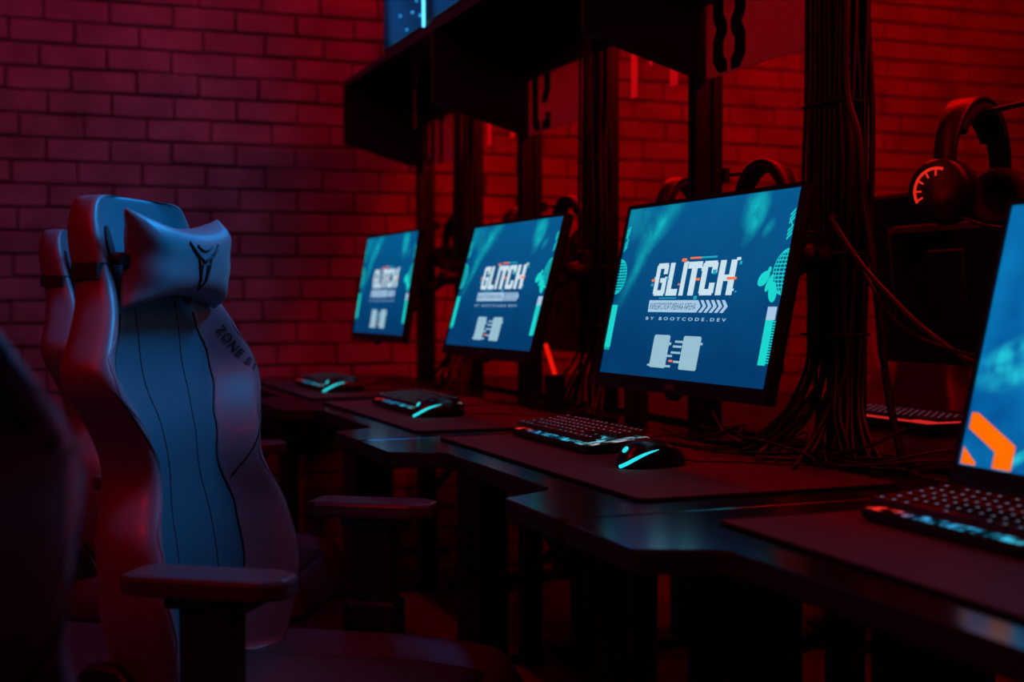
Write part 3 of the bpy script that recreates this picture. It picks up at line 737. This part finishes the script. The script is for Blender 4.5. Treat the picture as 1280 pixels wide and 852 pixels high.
# ------------------------------------------------------------------ headsets
M_hs = mat('headset_plastic', (30,28,30), .42)
M_hpad = mat('headset_padding', (22,20,22), .85)
M_hring = emis('headset_red_ring', (235,40,25), .9)
def make_headset(ring):
    root = thing('headset', 'x', 'headset', group='headsets hanging along the partition')
    # arc in local YZ plane, band width along X, top of the inner side at origin
    def arc(r0, r1, w, a0, a1, n=22):
        bm = bmesh.new(); rings = []
        for i in range(n+1):
            a = R(a0+(a1-a0)*i/n); c, s = math.cos(a), math.sin(a)
            ww = w*(.75+.25*abs(s)**2)
            rings.append([bm.verts.new((x, c*r*.92, s*r-.083)) for x, r in ((-ww,r0+.001),(-ww*.8,r1),(ww*.8,r1),(ww,r0+.001),(ww*.8,r0),(-ww*.8,r0))])
        for i in range(n):
            for k in range(6): bm.faces.new((rings[i][k],rings[i+1][k],rings[i+1][(k+1)%6],rings[i][(k+1)%6]))
        bm.faces.new(rings[0]); bm.faces.new(rings[-1][::-1]); return bm
    obj('headband', arc(.094,.101,.022,-8,188), M_hs, root, smooth=True)
    obj('headband_padding', arc(.080,.0935,.024,32,148), M_hpad, root, smooth=True)
    for s in (-1,1):
        Mx = Matrix.Translation((0,s*.089,-.118)) @ Matrix.Rotation(R(90*s),4,'X')
        bm = bmesh.new(); lathe(bm, [(.0,-.001),(.034,0),(.043,.006),(.044,.016),(.036,.024),(.0,.027)][::1], 24, M=Matrix.Translation((0,s*.088,-.118)) @ Matrix.Rotation(R(-90*s),4,'X')); cup = obj('ear_cup', bm, M_hs, root)
        bm = bmesh.new()
        lathe(bm, [(.022,0),(.040,.0),(.045,.006),(.044,.014),(.036,.019),(.024,.016),(.022,.001)], 24, M=Matrix.Translation((0,s*.087,-.118)) @ Matrix.Rotation(R(90*s),4,'X')); obj('ear_cushion', bm, M_hpad, root)
        if ring:
            bm = bmesh.new(); pts = [(.030*math.cos(R(t)), s*.1125, -.118+.030*math.sin(R(t))) for t in range(70,215,10)]; tube(bm, pts, .0022, 6)
            for t in (90,120,150,180,205):
                tube(bm, [(.030*math.cos(R(t)), s*.1125, -.118+.030*math.sin(R(t))),(.020*math.cos(R(t)), s*.1135, -.118+.020*math.sin(R(t)))], .0014, 5)
            obj('glowing_ring', bm, M_hring, cup)
    bm = bmesh.new(); tube(bm, smooth_path([(0.02,-.10,-.15),(.06,-.10,-.165),(.085,-.085,-.17)]), .002, 6); lathe(bm, [(.004,-.007),(.006,-.004),(.006,.004),(.004,.007)], 10, M=Matrix.Translation((.088,-.083,-.17)) @ Matrix.Rotation(R(90),4,'Y')); obj('microphone', bm, M_hs, root)
    bm = bmesh.new(); tube(bm, smooth_path([(0,.09,-.16),(.01,.092,-.2),(.0,.085,-.27),(-.01,.09,-.33)]), .0022, 6); obj('cord', bm, mat('glossy_cable'), root)
    return root
hs = make_headset(True); HX = 1.44
hs.scale = (1.14,1.14,1.14); hs.location = (HX,1.715,CAM_Z+.300); hs.rotation_euler = (0,0,R(-65)); hs['label'] = 'large near headset with a red glowing ring, hanging above the dark monitor back'
hs2 = make_headset(False)
hs2.location = (HX,2.69,CAM_Z+.262); hs2.rotation_euler = (0,0,R(-60)); hs2['label'] = 'dark headset peeking over the left corner of the largest GLITCH screen'
dup(hs2, (HX,3.69,CAM_Z+.262), (0,0,R(-60)), 'dark headset peeking over the top of the middle GLITCH screen')
dup(hs2, (HX,2.335,CAM_Z+.268), (0,0,R(5)), 'red lit headset just right of the number 8 post, over the largest screen')
dup(hs2, (HX,3.33,CAM_Z+.268), (0,0,R(5)), 'red lit headset just right of the number 9 post')
dup(hs2, (HX,4.31,CAM_Z+.268), (0,0,R(5)), 'red lit headset just right of the number 10 post')
def hook(y0, y1, x0, x1, z, lab):
    bm = bmesh.new(); tube(bm, smooth_path([(x0,y0,z-.006),(x0+(x1-x0)*.6,y0+(y1-y0)*.4,z-.006),(x1,y1,z-.006),(x1+.003,y1+(.03 if y1>y0 else -.03),z-.006),(x1+.003,y1+(.036 if y1>y0 else -.036),z+.01)],4), .0045, 8)
    box(bm, (x0-.004,y0-.012,z-.02),(x0+.006,y0+.012,z+.008))
    o = obj('headset_hook', bm, M_steel); tag(o, lab, 'hook', 'headset hooks on the posts')
for yy, n in ((2.47,'number 8'),(3.47,'number 9')):
    hook(yy+.021, yy+.20, ROWX+.034, HX, CAM_Z+.262, 'black wire hook left of the %s post, under a headset' % n)
for yy, n in ((2.47,'number 8'),(3.47,'number 9'),(4.46,'number 10')):
    hook(yy-.021, yy-.115, ROWX+.034, HX, CAM_Z+.268, 'black wire hook right of the %s post, under a headset' % n)
hook(1.49, 1.68, ROWX+.034, HX, CAM_Z+.300, 'black wire hook under the big near headset')

# keyboards of the other side (seen edge-on, red lit)
M_rback = emis('red_key_glow', (225,40,40), .8)
def make_far_keyboard(loc, rot, lab):
    root = thing('keyboard', lab, 'keyboard', loc, rot, 'keyboards behind the partition')
    bm = bmesh.new(); box(bm, (-.068,-.18,.002),(.068,.18,.018), bev=.003); obj('case', bm, M_kcase, root)
    bm = bmesh.new(); box(bm, (-.063,-.175,.0178),(.063,.175,.0190)); obj('backlit_plate', bm, M_rback, root)
    me = keycap_mesh(1)
    for r_ in range(6):
        for c_ in range(17):
            if (r_*17+c_) >= 99: break
            o = bpy.data.objects.new('keycap', me); C.objects.link(o); o.parent = root; o.location = (-.051+r_*.0204, -.168+c_*.021, .0215)
make_far_keyboard((1.79,2.36,DESK+.002), (0,0,math.pi), 'red lit keyboard on the far desk, seen beside the largest GLITCH screen')

# ------------------------------------------------------------------ computers on the shelf
M_pcin = mat('pc_interior', (120,175,205), .6)
M_led = emis('blue_led', (90,220,255), 2.2); M_ledb = emis('deep_blue_led', (0,120,230), .9)
def make_pc():
    root = thing('desktop_computer', 'x', 'computer', group='computers on the shelf')
    # x: 0 (glass side) .. .21 ; y: 0..-.44 (towards the viewer) ; z 0...45
    bm = bmesh.new()
    box(bm, (.0,-.44,.018),(.21,0,.032), bev=.002); box(bm, (0,-.44,.44),(.21,0,.455), bev=.002)
    box(bm, (0,-.012,.03),(.21,0,.442)); box(bm, (.2,-.44,.03),(.21,0,.442))
    box(bm, (0,-.44,.03),(.012,-.428,.442)); box(bm, (0,-.44,.03),(.21,-.434,.442))
    obj('case', bm, M_steel, root)
    for px, py in ((.02,-.03),(.19,-.03),(.02,-.41),(.19,-.41)):
        bm = bmesh.new(); lathe(bm, [(.014,0),(.016,.004),(.016,.0185)], 12, M=Matrix.Translation((px,py,0))); obj('foot', bm, M_stitch, root)
    bm = bmesh.new(); box(bm, (-.004,-.428,.034),(-.0005,-.012,.438)); obj('glass_panel', bm, clear('tinted_glass',(190,215,235)), root)
    bm = bmesh.new(); box(bm, (.185,-.38,.09),(.19,-.03,.43)); obj('motherboard', bm, M_pcin, root)
    bm = bmesh.new(); box(bm, (.06,-.33,.20),(.184,-.05,.245), bev=.005); obj('graphics_card', bm, M_stitch, root)
    bm = bmesh.new(); box(bm, (.05,-.40,.034),(.198,-.02,.046), bev=.003); obj('power_shroud', bm, mat('pc_shroud',(60,80,100),.5), root)
    for k, z in enumerate((.11,.25,.38)):
        bm = bmesh.new(); cx = .10
        pts = [(cx+.055*math.cos(t*math.pi/12),-.405,z+.055*math.sin(t*math.pi/12)) for t in range(25)]; tube(bm, pts, .004, 6); fan = obj('fan_ring', bm, M_led, root)
        bm = bmesh.new()
        for q in range(7):
            a = q*2*math.pi/7; M_ = Matrix.Translation((cx,-.405,z)) @ Matrix.Rotation(a,4,'Y') @ Matrix.Rotation(R(25),4,'Z')
            box(bm, (.008,-.002,-.012),(.05,.002,.012), M=M_)
        obj('fan_blades', bm, M_steel, fan)
    bm = bmesh.new(); box(bm, (-.006,-.441,.02),(-.0005,-.433,.436)); obj('light_strip', bm, M_led, root)
    for yy, zz, r_ in ((-.33,.075,.004),(-.25,.10,.0035),(-.19,.06,.003),(-.38,.05,.005),(-.12,.115,.003),(-.29,.125,.003)):
        bm = bmesh.new(); bmesh.ops.create_uvsphere(bm, u_segments=10, v_segments=6, radius=r_); bmesh.ops.translate(bm, verts=bm.verts, vec=(.02,yy,zz)); obj('indicator_light', bm, M_led, root)
    bm = bmesh.new(); lathe(bm, [(.008,0),(.045,.002),(.045,.012),(.030,.02),(.012,.024)], 24, M=Matrix.Translation((.15,-.15,.10)) @ Matrix.Rotation(R(-70),4,'Y')); obj('drive_fan', bm, M_stitch, root)
    bm = bmesh.new(); lathe(bm, [(.03,0),(.036,.004),(.036,.02),(.03,.024)], 20, M=Matrix.Translation((.18,-.17,.32)) @ Matrix.Rotation(R(-90),4,'Y')); obj('cooler', bm, M_ledb, root)
    bm = bmesh.new()
    for q in range(7): tube(bm, smooth_path([(.17,-.33+q*.012,.15),(.10,-.34+q*.012,.18),(.07,-.30+q*.015,.13),(.12,-.26+q*.02,.088)]), .003, 5)
    obj('wiring', bm, M_stitch, root)
    L = bpy.data.lights.new('light','AREA'); L.shape = 'RECTANGLE'; L.size = .36; L.size_y = .12; L.color = (.02,.38,1); L.energy = 3.0
    L2 = bpy.data.lights.new('light','AREA'); L2.shape = 'RECTANGLE'; L2.size = .16; L2.size_y = .36; L2.color = (.02,.42,1); L2.energy = 5
    l2 = bpy.data.objects.new('interior_light', L2); C.objects.link(l2); l2.parent = root; l2.location = (.012,-.22,.13); l2.rotation_euler = (0,R(-90),0)
    lo = bpy.data.objects.new('interior_light', L); C.objects.link(lo); lo.parent = root; lo.location = (.09,-.22,.43); lo.rotation_euler = (0,0,R(90))
    return root
PCZ = CAM_Z+.7525
pc = make_pc(); pc.location = (1.115,4.045,PCZ); pc['label'] = 'computer with blue lit glass side, the farthest one on the shelf'
PCL = [(1.115,4.10),(1.115,3.61)]
dup(pc, (1.115,3.59,PCZ), (0,0,0), 'computer with bright light dots at the very top edge of the picture')

# ------------------------------------------------------------------ gaming chairs
M_lea = mat('chair_leather', (104,100,110), .42, spec=.45, bump=(160,.25,.0008), coat=.05)
M_lea3 = mat('chair_leather_blue', (38,108,122), .40, spec=.45, bump=(160,.25,.0008), coat=.05)
M_lea4 = mat('pillow_leather', (92,122,132), .40, spec=.5, bump=(160,.25,.0008), coat=.1)
M_lea2 = mat('chair_leather_side', (70,62,68), .42, spec=.45, bump=(160,.25,.0008))
M_perf = mat('chair_fabric_seat', (52,42,46), .75, bump=(120,.8,.003))
M_pip = mat('chair_seam', (20,20,24), .6)
M_text = mat('chair_dark_print', (14,14,22), .6)
M_armp = mat('armrest_pad', (64,56,60), .36)
M_ptc = mat('chair_plastic', (24,23,25), .38)
def interp(tab, z):
    if z <= tab[0][0]: return tab[0][1]
    for (a, va), (b, vb) in zip(tab[:-1], tab[1:]):
        if z <= b:
            t = (z-a)/(b-a); t = t*t*(3-2*t); return va+(vb-va)*t
    return tab[-1][1]
Wt = [(.47,.185),(.56,.215),(.63,.232),(.70,.222),(.785,.172),(.84,.190),(.905,.236),(.935,.236),(.99,.190),(1.03,.160),(1.10,.152),(1.145,.142),(1.175,.115)]
Xt = [(.47,-.155),(.62,-.165),(.80,-.19),(.95,-.225),(1.175,-.262)]
Rt = [(.47,.05),(.60,.072),(.72,.06),(.80,.05),(.90,.054),(.98,.038),(1.05,.022),(1.175,.012)]
Tt = [(.47,.06),(.8,.052),(.95,.045),(1.1,.05),(1.175,.04)]
PR = [(0,0),(0,.3),(0,.5),(.04,.60),(.45,.74),(.85,.86),(1.0,.93)]   # (forward share of ridge, share of half width)
def front_x(y, z):
    w = interp(Wt, z); r = interp(Rt, z); u = min(1, abs(y)/w)
    for (a, ua), (b, ub) in zip(PR[:-1], PR[1:]):
        if u <= ub: f = a+(b-a)*(u-ua)/(ub-ua); break
    else: f = 1.0 - (u-.93)/.07*.5
    return interp(Xt, z)+f*r
def make_chair():
    root = thing('gaming_chair', 'x', 'chair', group='gaming chairs')
    bm = bmesh.new(); rings = []
    zs = [.47,.50,.56,.61,.66,.71,.75,.79,.83,.87,.905,.935,.965,.995,1.03,1.07,1.11,1.14,1.16,1.172]
    for z in zs:
        w, xb, r, t = interp(Wt,z), interp(Xt,z), interp(Rt,z), interp(Tt,z)
        half = [(xb+f*r, u*w) for f, u in PR]
        half += [(xb+r*.8, w*.995),(xb+r*.2, w),(xb-t*.5,w*.99),(xb-t*.85,w*.9),(xb-t,w*.6),(xb-t,w*.25)]
        full = [(x,y) for x, y in half] + [(xb-t,0)] + [(x,-y) for x, y in half[:0:-1]]
        rings.append([bm.verts.new((x,y,z)) for x, y in full])
    n = len(rings[0])
    for i in range(len(rings)-1):
        for k in range(n):
            f_ = bm.faces.new((rings[i][k],rings[i][(k+1)%n],rings[i+1][(k+1)%n],rings[i+1][k]))
            lim = 3 if zs[i] < 1.0 else 5
            if k < lim or k >= n-lim: f_.material_index = 1
    bm.faces.new(rings[0][::-1]); bm.faces.new(rings[-1])
    back = obj('backrest', bm, [M_lea, M_lea3], root, smooth=True, sub=2)
    from mathutils.bvhtree import BVHTree
    dg = bpy.context.evaluated_depsgraph_get(); dg.update()
    ev = back.evaluated_get(dg); mm = ev.to_mesh(); bv = BVHTree.FromPolygons([v.co[:] for v in mm.vertices], [p.vertices[:] for p in mm.polygons]); ev.to_mesh_clear()
    def on(y, z, o=.002):
        h = bv.ray_cast(Vector((1,y,z)), Vector((-1,0,0)))[0]
        return ((h.x if h is not None else front_x(y,z))+o, y, z)
    zz = [.50+i*.012 for i in range(53)]
    for s in (1,-1):
        bm = bmesh.new(); tube(bm, [on(s*.597*interp(Wt,z), z, -.0005) for z in zz if z < 1.01], .0022, 6); obj('seam', bm, M_pip, back)
        bm = bmesh.new(); tube(bm, [on(s*.26*interp(Wt,min(z,.9)), z, .0) for z in zz if z < 1.10], .0011, 5); obj('seam', bm, M_pip, back)
        bm = bmesh.new(); tube(bm, [on(s*(.225-.10*q)*1.0, .905-.155*q, .0005) for q in [i/16 for i in range(17)]], .0016, 5); obj('seam', bm, M_pip, back)
        bm = bmesh.new(); tube(bm, [on(s*.93*interp(Wt,z), z, .0) for z in zz if z < 1.0], .0014, 5); obj('seam', bm, M_lea, back)
        # closed dark patch painted in place of the shaded belt hole
        bm = bmesh.new(); ring = []
        for k in range(20):
            a = 2*math.pi*k/20; yy = s*(.108+.020*math.cos(a)); z_ = 1.075+.050*math.copysign(abs(math.sin(a))**.8, math.sin(a)); ring.append(on(yy,z_,.004))
        vs = [bm.verts.new(p) for p in ring]; vi = [bm.verts.new((p[0]-.018,p[1],p[2])) for p in ring]
        for k in range(20): bm.faces.new((vs[k],vs[(k+1)%20],vi[(k+1)%20],vi[k]))
        bm.faces.new(vs)
        obj('dark_slot_patch', bm, M_text, back)
    # print on the shoulder wings
    def fn(X, Z):
        c, s_ = math.cos(R(-48)), math.sin(R(-48))
        y = .158+X*c-Z*s_; z = .985+X*s_+Z*c
        return on(y, z, .0022)
    tb = text_mesh('ZONE 51', 0, .088, -.014, .0, fn=fn, space=1.1, bold=.02)
    bmesh.ops.solidify
    obj('wing_print', tb, M_text, back)
    # headrest pillow
    bm = bmesh.new(); W_, H_, T_ = .153, .077, .052; n = 14
    def pil(a, b, s):
        yy = a*W_*(1-.13*(1-b*b)**1.0*abs(a)**2); zz_ = b*H_*(1-.34*(1-a*a))
        th = T_*(max(0,(1-a**4))*max(0,(1-b**4)))**.5
        wr = .0035*math.sin(9*b+3*a)*abs(a)**3
        return Vector((s*(th*(1 if s > 0 else .35)+wr), yy, zz_))
    gf = [[bm.verts.new(pil(-1+2*i/n,-1+2*j/n,1)) for j in range(n+1)] for i in range(n+1)]
    gb = [[gf[i][j] if i in (0,n) or j in (0,n) else bm.verts.new(pil(-1+2*i/n,-1+2*j/n,-1)) for j in range(n+1)] for i in range(n+1)]
    for i in range(n):
        for j in range(n):
            bm.faces.new((gf[i][j],gf[i+1][j],gf[i+1][j+1],gf[i][j+1])); bm.faces.new((gb[i][j],gb[i][j+1],gb[i+1][j+1],gb[i+1][j]))
    pw = obj('head_pillow', bm, M_lea4, root, smooth=True, sub=1)
    pw.location = (-.205,0,1.078); pw.rotation_euler = (0,R(4),0)
    # emblem on the pillow
    bm = bmesh.new()
    def pp(a, b): v = pil(a,b,1); return (v.x+.0012, v.y, v.z)
    for s in (1,-1):
        tube(bm, [pp(s*x_, z_) for x_, z_ in ((.30,.55),(.22,.36),(.13,.22),(.10,-.1),(.06,-.45),(.0,-.75))], .0022, 5)
        tube(bm, [pp(s*x_, z_) for x_, z_ in ((.30,.55),(.18,.26),(.05,.12),(0,.02))], .0020, 5)
        tube(bm, [pp(s*x_, z_) for x_, z_ in ((.15,.50),(.08,.40),(0,.36))], .0015, 5)
        tube(bm, [pp(s*x_, z_) for x_, z_ in ((.10,.0),(.05,-.05),(.045,-.5))], .0015, 5)
    obj('emblem', bm, M_text, pw)
    bm = bmesh.new()
    bm.free()
    for s in (1,-1):
        bm = bmesh.new(); tube(bm, [(.0,s*.135,0),(-.02,s*.118,-.0),(-.055,s*.10,.0)], .009, 6); obj('strap', bm, M_pip, pw)
    # strap around the back shell
    bm = bmesh.new()
    zc = 1.062
    w, xb, t = interp(Wt,zc), interp(Xt,zc), interp(Tt,zc)
    pts = [(xb+.02,w*.9),(xb+.012,w*1.03),(xb-t*.5,w*1.03),(xb-t*1.04,w*.75),(xb-t*1.06,0),(xb-t*1.04,-w*.75),(xb-t*.5,-w*1.03),(xb+.012,-w*1.03),(xb+.02,-w*.9)]
    for (a, b), (c, d) in zip(pts[:-1], pts[1:]):
        vs = [bm.verts.new(p) for p in ((a,b,zc-.011),(c,d,zc-.011),(c,d,zc+.011),(a,b,zc+.011))]; bm.faces.new(vs)
    so = obj('pillow_belt', bm, M_pip, root); md = so.modifiers.new('s','SOLIDIFY'); md.thickness = .002
    # seat: base cushion and raised bolsters
    def seat_pt(a, b):
        # a: -1 rear..1 front, b: -1..1 across
        ex = 3.4
        x = .02+a*.265*(1-.06*abs(b)**ex); y = b*.262*(1-.10*max(0,-a)**3)*(1-.10*max(0,a)**4)
        edge = max(abs(a),abs(b))
        z = .478 + .028*max(0,abs(b)-.45)/.55*(1 if abs(b) < .9 else (1-abs(b))*10*.6+.4)
        z -= .05*max(0,edge-.88)/.12
        z -= .020*max(0,a)**3
        return Vector((x+.0,y,z))
    bm = bmesh.new(); n = 20
    g = [[bm.verts.new(seat_pt(-1+2*i/n,-1+2*j/n)) for j in range(n+1)] for i in range(n+1)]
    for i in range(n):
        for j in range(n): bm.faces.new((g[i][j],g[i+1][j],g[i+1][j+1],g[i][j+1]))
    loop = [g[i][0] for i in range(n+1)]+[g[n][j] for j in range(1,n+1)]+[g[i][n] for i in range(n-1,-1,-1)]+[g[0][j] for j in range(n-1,0,-1)]
    low = [bm.verts.new((v.co.x*.97+.0006,v.co.y*.95,.372)) for v in loop]
    mid = [bm.verts.new((v.co.x*1.02,v.co.y*1.02,.41)) for v in loop]
    m_ = len(loop)
    for k in range(m_):
        bm.faces.new((loop[k],loop[(k+1)%m_],mid[(k+1)%m_],mid[k])); bm.faces.new((mid[k],mid[(k+1)%m_],low[(k+1)%m_],low[k]))
    bm.faces.new(low)
    seat = obj('seat', bm, M_lea2, root, smooth=True, sub=1)
    bm = bmesh.new()
    gg = [[bm.verts.new(seat_pt(-.78+1.58*i/14,-.46+.92*j/12)+Vector((0,0,.004+.010*(1-((j-6)/6)**4)*(1-((i-7)/7)**6)))) for j in range(13)] for i in range(15)]
    for i in range(14):
        for j in range(12): bm.faces.new((gg[i][j],gg[i+1][j],gg[i+1][j+1],gg[i][j+1]))
    lp = [gg[i][0] for i in range(15)]+[gg[14][j] for j in range(1,13)]+[gg[i][12] for i in range(13,-1,-1)]+[gg[0][j] for j in range(11,0,-1)]
    lw = [bm.verts.new(v.co-Vector((0,0,.015))) for v in lp]
    for k in range(len(lp)): bm.faces.new((lp[k],lw[k],lw[(k+1)%len(lp)],lp[(k+1)%len(lp)]))
    obj('seat_panel', bm, M_perf, seat, smooth=True)
    # hinge covers
    for s in (1,-1):
        bm = bmesh.new(); prism(bm, [(-.23,.40),(-.13,.40),(-.12,.44),(-.14,.50),(-.17,.545),(-.21,.55),(-.23,.53)], s*.205, s*.232, axis=1); obj('hinge_cover', bm, M_ptc, root, bevel=.006)
        # armrest
        bm = bmesh.new(); y0 = s*.30
        prism(bm, [(-.108,y0-.03),(-.09,y0-.04),(.075,y0-.042),(.104,y0-.020),(.107,y0+.0),(.104,y0+.020),(.075,y0+.042),(-.09,y0+.04),(-.108,y0+.03)], .666, .692)
        ar = obj('armrest', bm, M_armp, root, bevel=.006)
        bm = bmesh.new(); box(bm, (-.035,y0-.022,.48),(.035,y0+.022,.655), bev=.006); box(bm, (-.05,y0-.03,.652),(.06,y0+.03,.667), bev=.003); obj('armrest_post', bm, M_ptc, ar)
        bm = bmesh.new(); box(bm, (-.045,y0-.028,.36),(.045,y0+.026,.53), bev=.008); box(bm, (-.04,min(s*.10,y0),.352),(.04,max(s*.10,y0),.371), bev=.003); obj('armrest_bracket', bm, M_ptc, ar)
        bm = bmesh.new(); box(bm, (-.012,y0-s*.0-.0275+(.0),.50),(.012,y0+.0275,.52), bev=.003); obj('adjust_button', bm, mat('grey_print',(150,140,140),.5), ar)
    bm = bmesh.new(); box(bm, (-.12,-.10,.335),(.13,.10,.372), bev=.008); tube(bm, [(.0,-.08,.352),(.02,-.2,.35),(.02,-.27,.35)], .006, 8); obj('tilt_mechanism', bm, M_ptc, root)
    bm = bmesh.new(); lathe(bm, [(.038,.10),(.038,.20),(.026,.205),(.026,.335)], 20); obj('gas_lift', bm, M_ptc, root)
    bm = bmesh.new(); lathe(bm, [(.03,.055),(.05,.06),(.055,.10),(.045,.125)], 20)
    for k in range(5):
        a = 2*math.pi*k/5+.3; M_ = Matrix.Rotation(a,4,'Z')
        vs = prism(bm, [(.03,.125),(.30,.085),(.325,.078),(.325,.062),(.04,.07)], -.022, .022, axis=1); bmesh.ops.transform(bm, matrix=M_, verts=vs)
    obj('star_base', bm, M_ptc, root, bevel=.004)
    for k in range(5):
        a = 2*math.pi*k/5+.3; M_ = Matrix.Translation((.31*math.cos(a),.31*math.sin(a),.029)) @ Matrix.Rotation(a+.5+k,4,'Z') @ Matrix.Rotation(R(90),4,'X')
        bm = bmesh.new()
        lathe(bm, [(.018,-.026),(.029,-.022),(.029,-.006),(.02,-.004),(.02,.004),(.029,.006),(.029,.022),(.018,.026)], 20, M=M_); tube(bm, [(.31*math.cos(a),.31*math.sin(a),.03),(.31*math.cos(a),.31*math.sin(a),.07)], .008, 8)
        obj('caster', bm, M_ptc, root)
    return root
ch = make_chair(); ch.location = (.397,1.87,0); ch.rotation_euler = (0,0,R(-34)); ch['label'] = 'gaming chair with head pillow and blue lit backrest, closest full chair to the desks'
ch.location = (.397,1.87,0)
dup(ch, (.385,2.86,0), (0,0,R(-25)), 'dark gaming chair standing behind the blue lit one, against the brick wall')
dup(ch, (.035,.675,0), (0,0,R(-40)), 'blurred gaming chair in the foreground at the lower left edge')
dup(ch, (2.50,3.42,0), (0,0,R(185)), 'gaming chair on the far side of the partition, its wheels seen under the desk')

# ------------------------------------------------------------------ lights
def area(loc, target, size, sy, col, power, spread=None):
    L = bpy.data.lights.new('light', 'AREA'); L.shape = 'RECTANGLE'; L.size = size; L.size_y = sy; L.color = col; L.energy = power
    if spread: L.spread = R(spread)
    o = bpy.data.objects.new('light', L); C.objects.link(o); o.location = loc
    o.rotation_euler = (Vector(target)-Vector(loc)).to_track_quat('-Z','Y').to_euler()
    return o
RED = (1,.003,.006)
# red strip over the far side of the room, washing the brick wall seen through the frame
area((2.7,3.1,2.8), (2.5,4.75,1.5), 2.0, .12, (1,.001,.001), 24)
# red strip under the rear edge of the shelf
area((1.60,2.4,CAM_Z+.724), (1.60,2.4,0), .03, 4.0, (1,.002,.002), 16)
# red wash over the left part of the wall with a little blue
area((-.7,3.2,2.85), (-.5,4.75,1.9), 2.6, .12, (1,.022,.15), 2.4)
area((-.5,3.0,2.85), (-.4,4.75,1.2), 2.6, .12, (.10,.06,1), 1.1)
# red ceiling lights behind the seats
area((-.45,1.5,2.85), (.1,1.75,.7), .3, 1.6, RED, 7)
area((-1.2,.7,2.6), (.1,1.8,.9), .5, .3, RED, 10)
# red lamp added above the chair to tint the pillow top
area((.25,1.9,2.87), (.25,1.9,0), .4, .6, RED, 2.6)
for y, p in ((2.6,4.2),(1.75,5.2)):  # light of unseen computers' glass sides nearer along the shelf
    area((1.07,y,CAM_Z+.98), (.0,y-.05,1.35), .4, .38, (.0,.37,1), p, 80)

# ------------------------------------------------------------------ world, camera
w = bpy.data.worlds.new('world'); bpy.context.scene.world = w; w.use_nodes = True
w.node_tree.nodes['Background'].inputs[0].default_value = (.5,.03,.5,1); w.node_tree.nodes['Background'].inputs[1].default_value = .0012
cam = bpy.data.cameras.new('camera'); co = bpy.data.objects.new('camera', cam); C.objects.link(co)
f, yaw, pit, roll = 1658.17, R(20.878), R(1.74), R(-.14)
cam.sensor_width = 36; cam.lens = 36*f/1280; cam.clip_start = .02
F = Vector((math.sin(yaw)*math.cos(pit), math.cos(yaw)*math.cos(pit), -math.sin(pit)))
Rv = Vector((math.cos(yaw), -math.sin(yaw), 0)); Uv = Rv.cross(F)
R2 = Rv*math.cos(roll)+Uv*math.sin(roll); U2 = -Rv*math.sin(roll)+Uv*math.cos(roll)
co.matrix_world = Matrix(((R2.x,U2.x,-F.x,0),(R2.y,U2.y,-F.y,0),(R2.z,U2.z,-F.z,CAM_Z),(0,0,0,1)))
cam.dof.use_dof = True; cam.dof.focus_distance = 2.15; cam.dof.aperture_fstop = 3.2
sc = bpy.context.scene; sc.camera = co
sc.view_settings.view_transform = 'Standard'; sc.view_settings.look = 'None'; sc.view_settings.exposure = 0; sc.view_settings.gamma = 1
sc.view_settings.use_curve_mapping = False
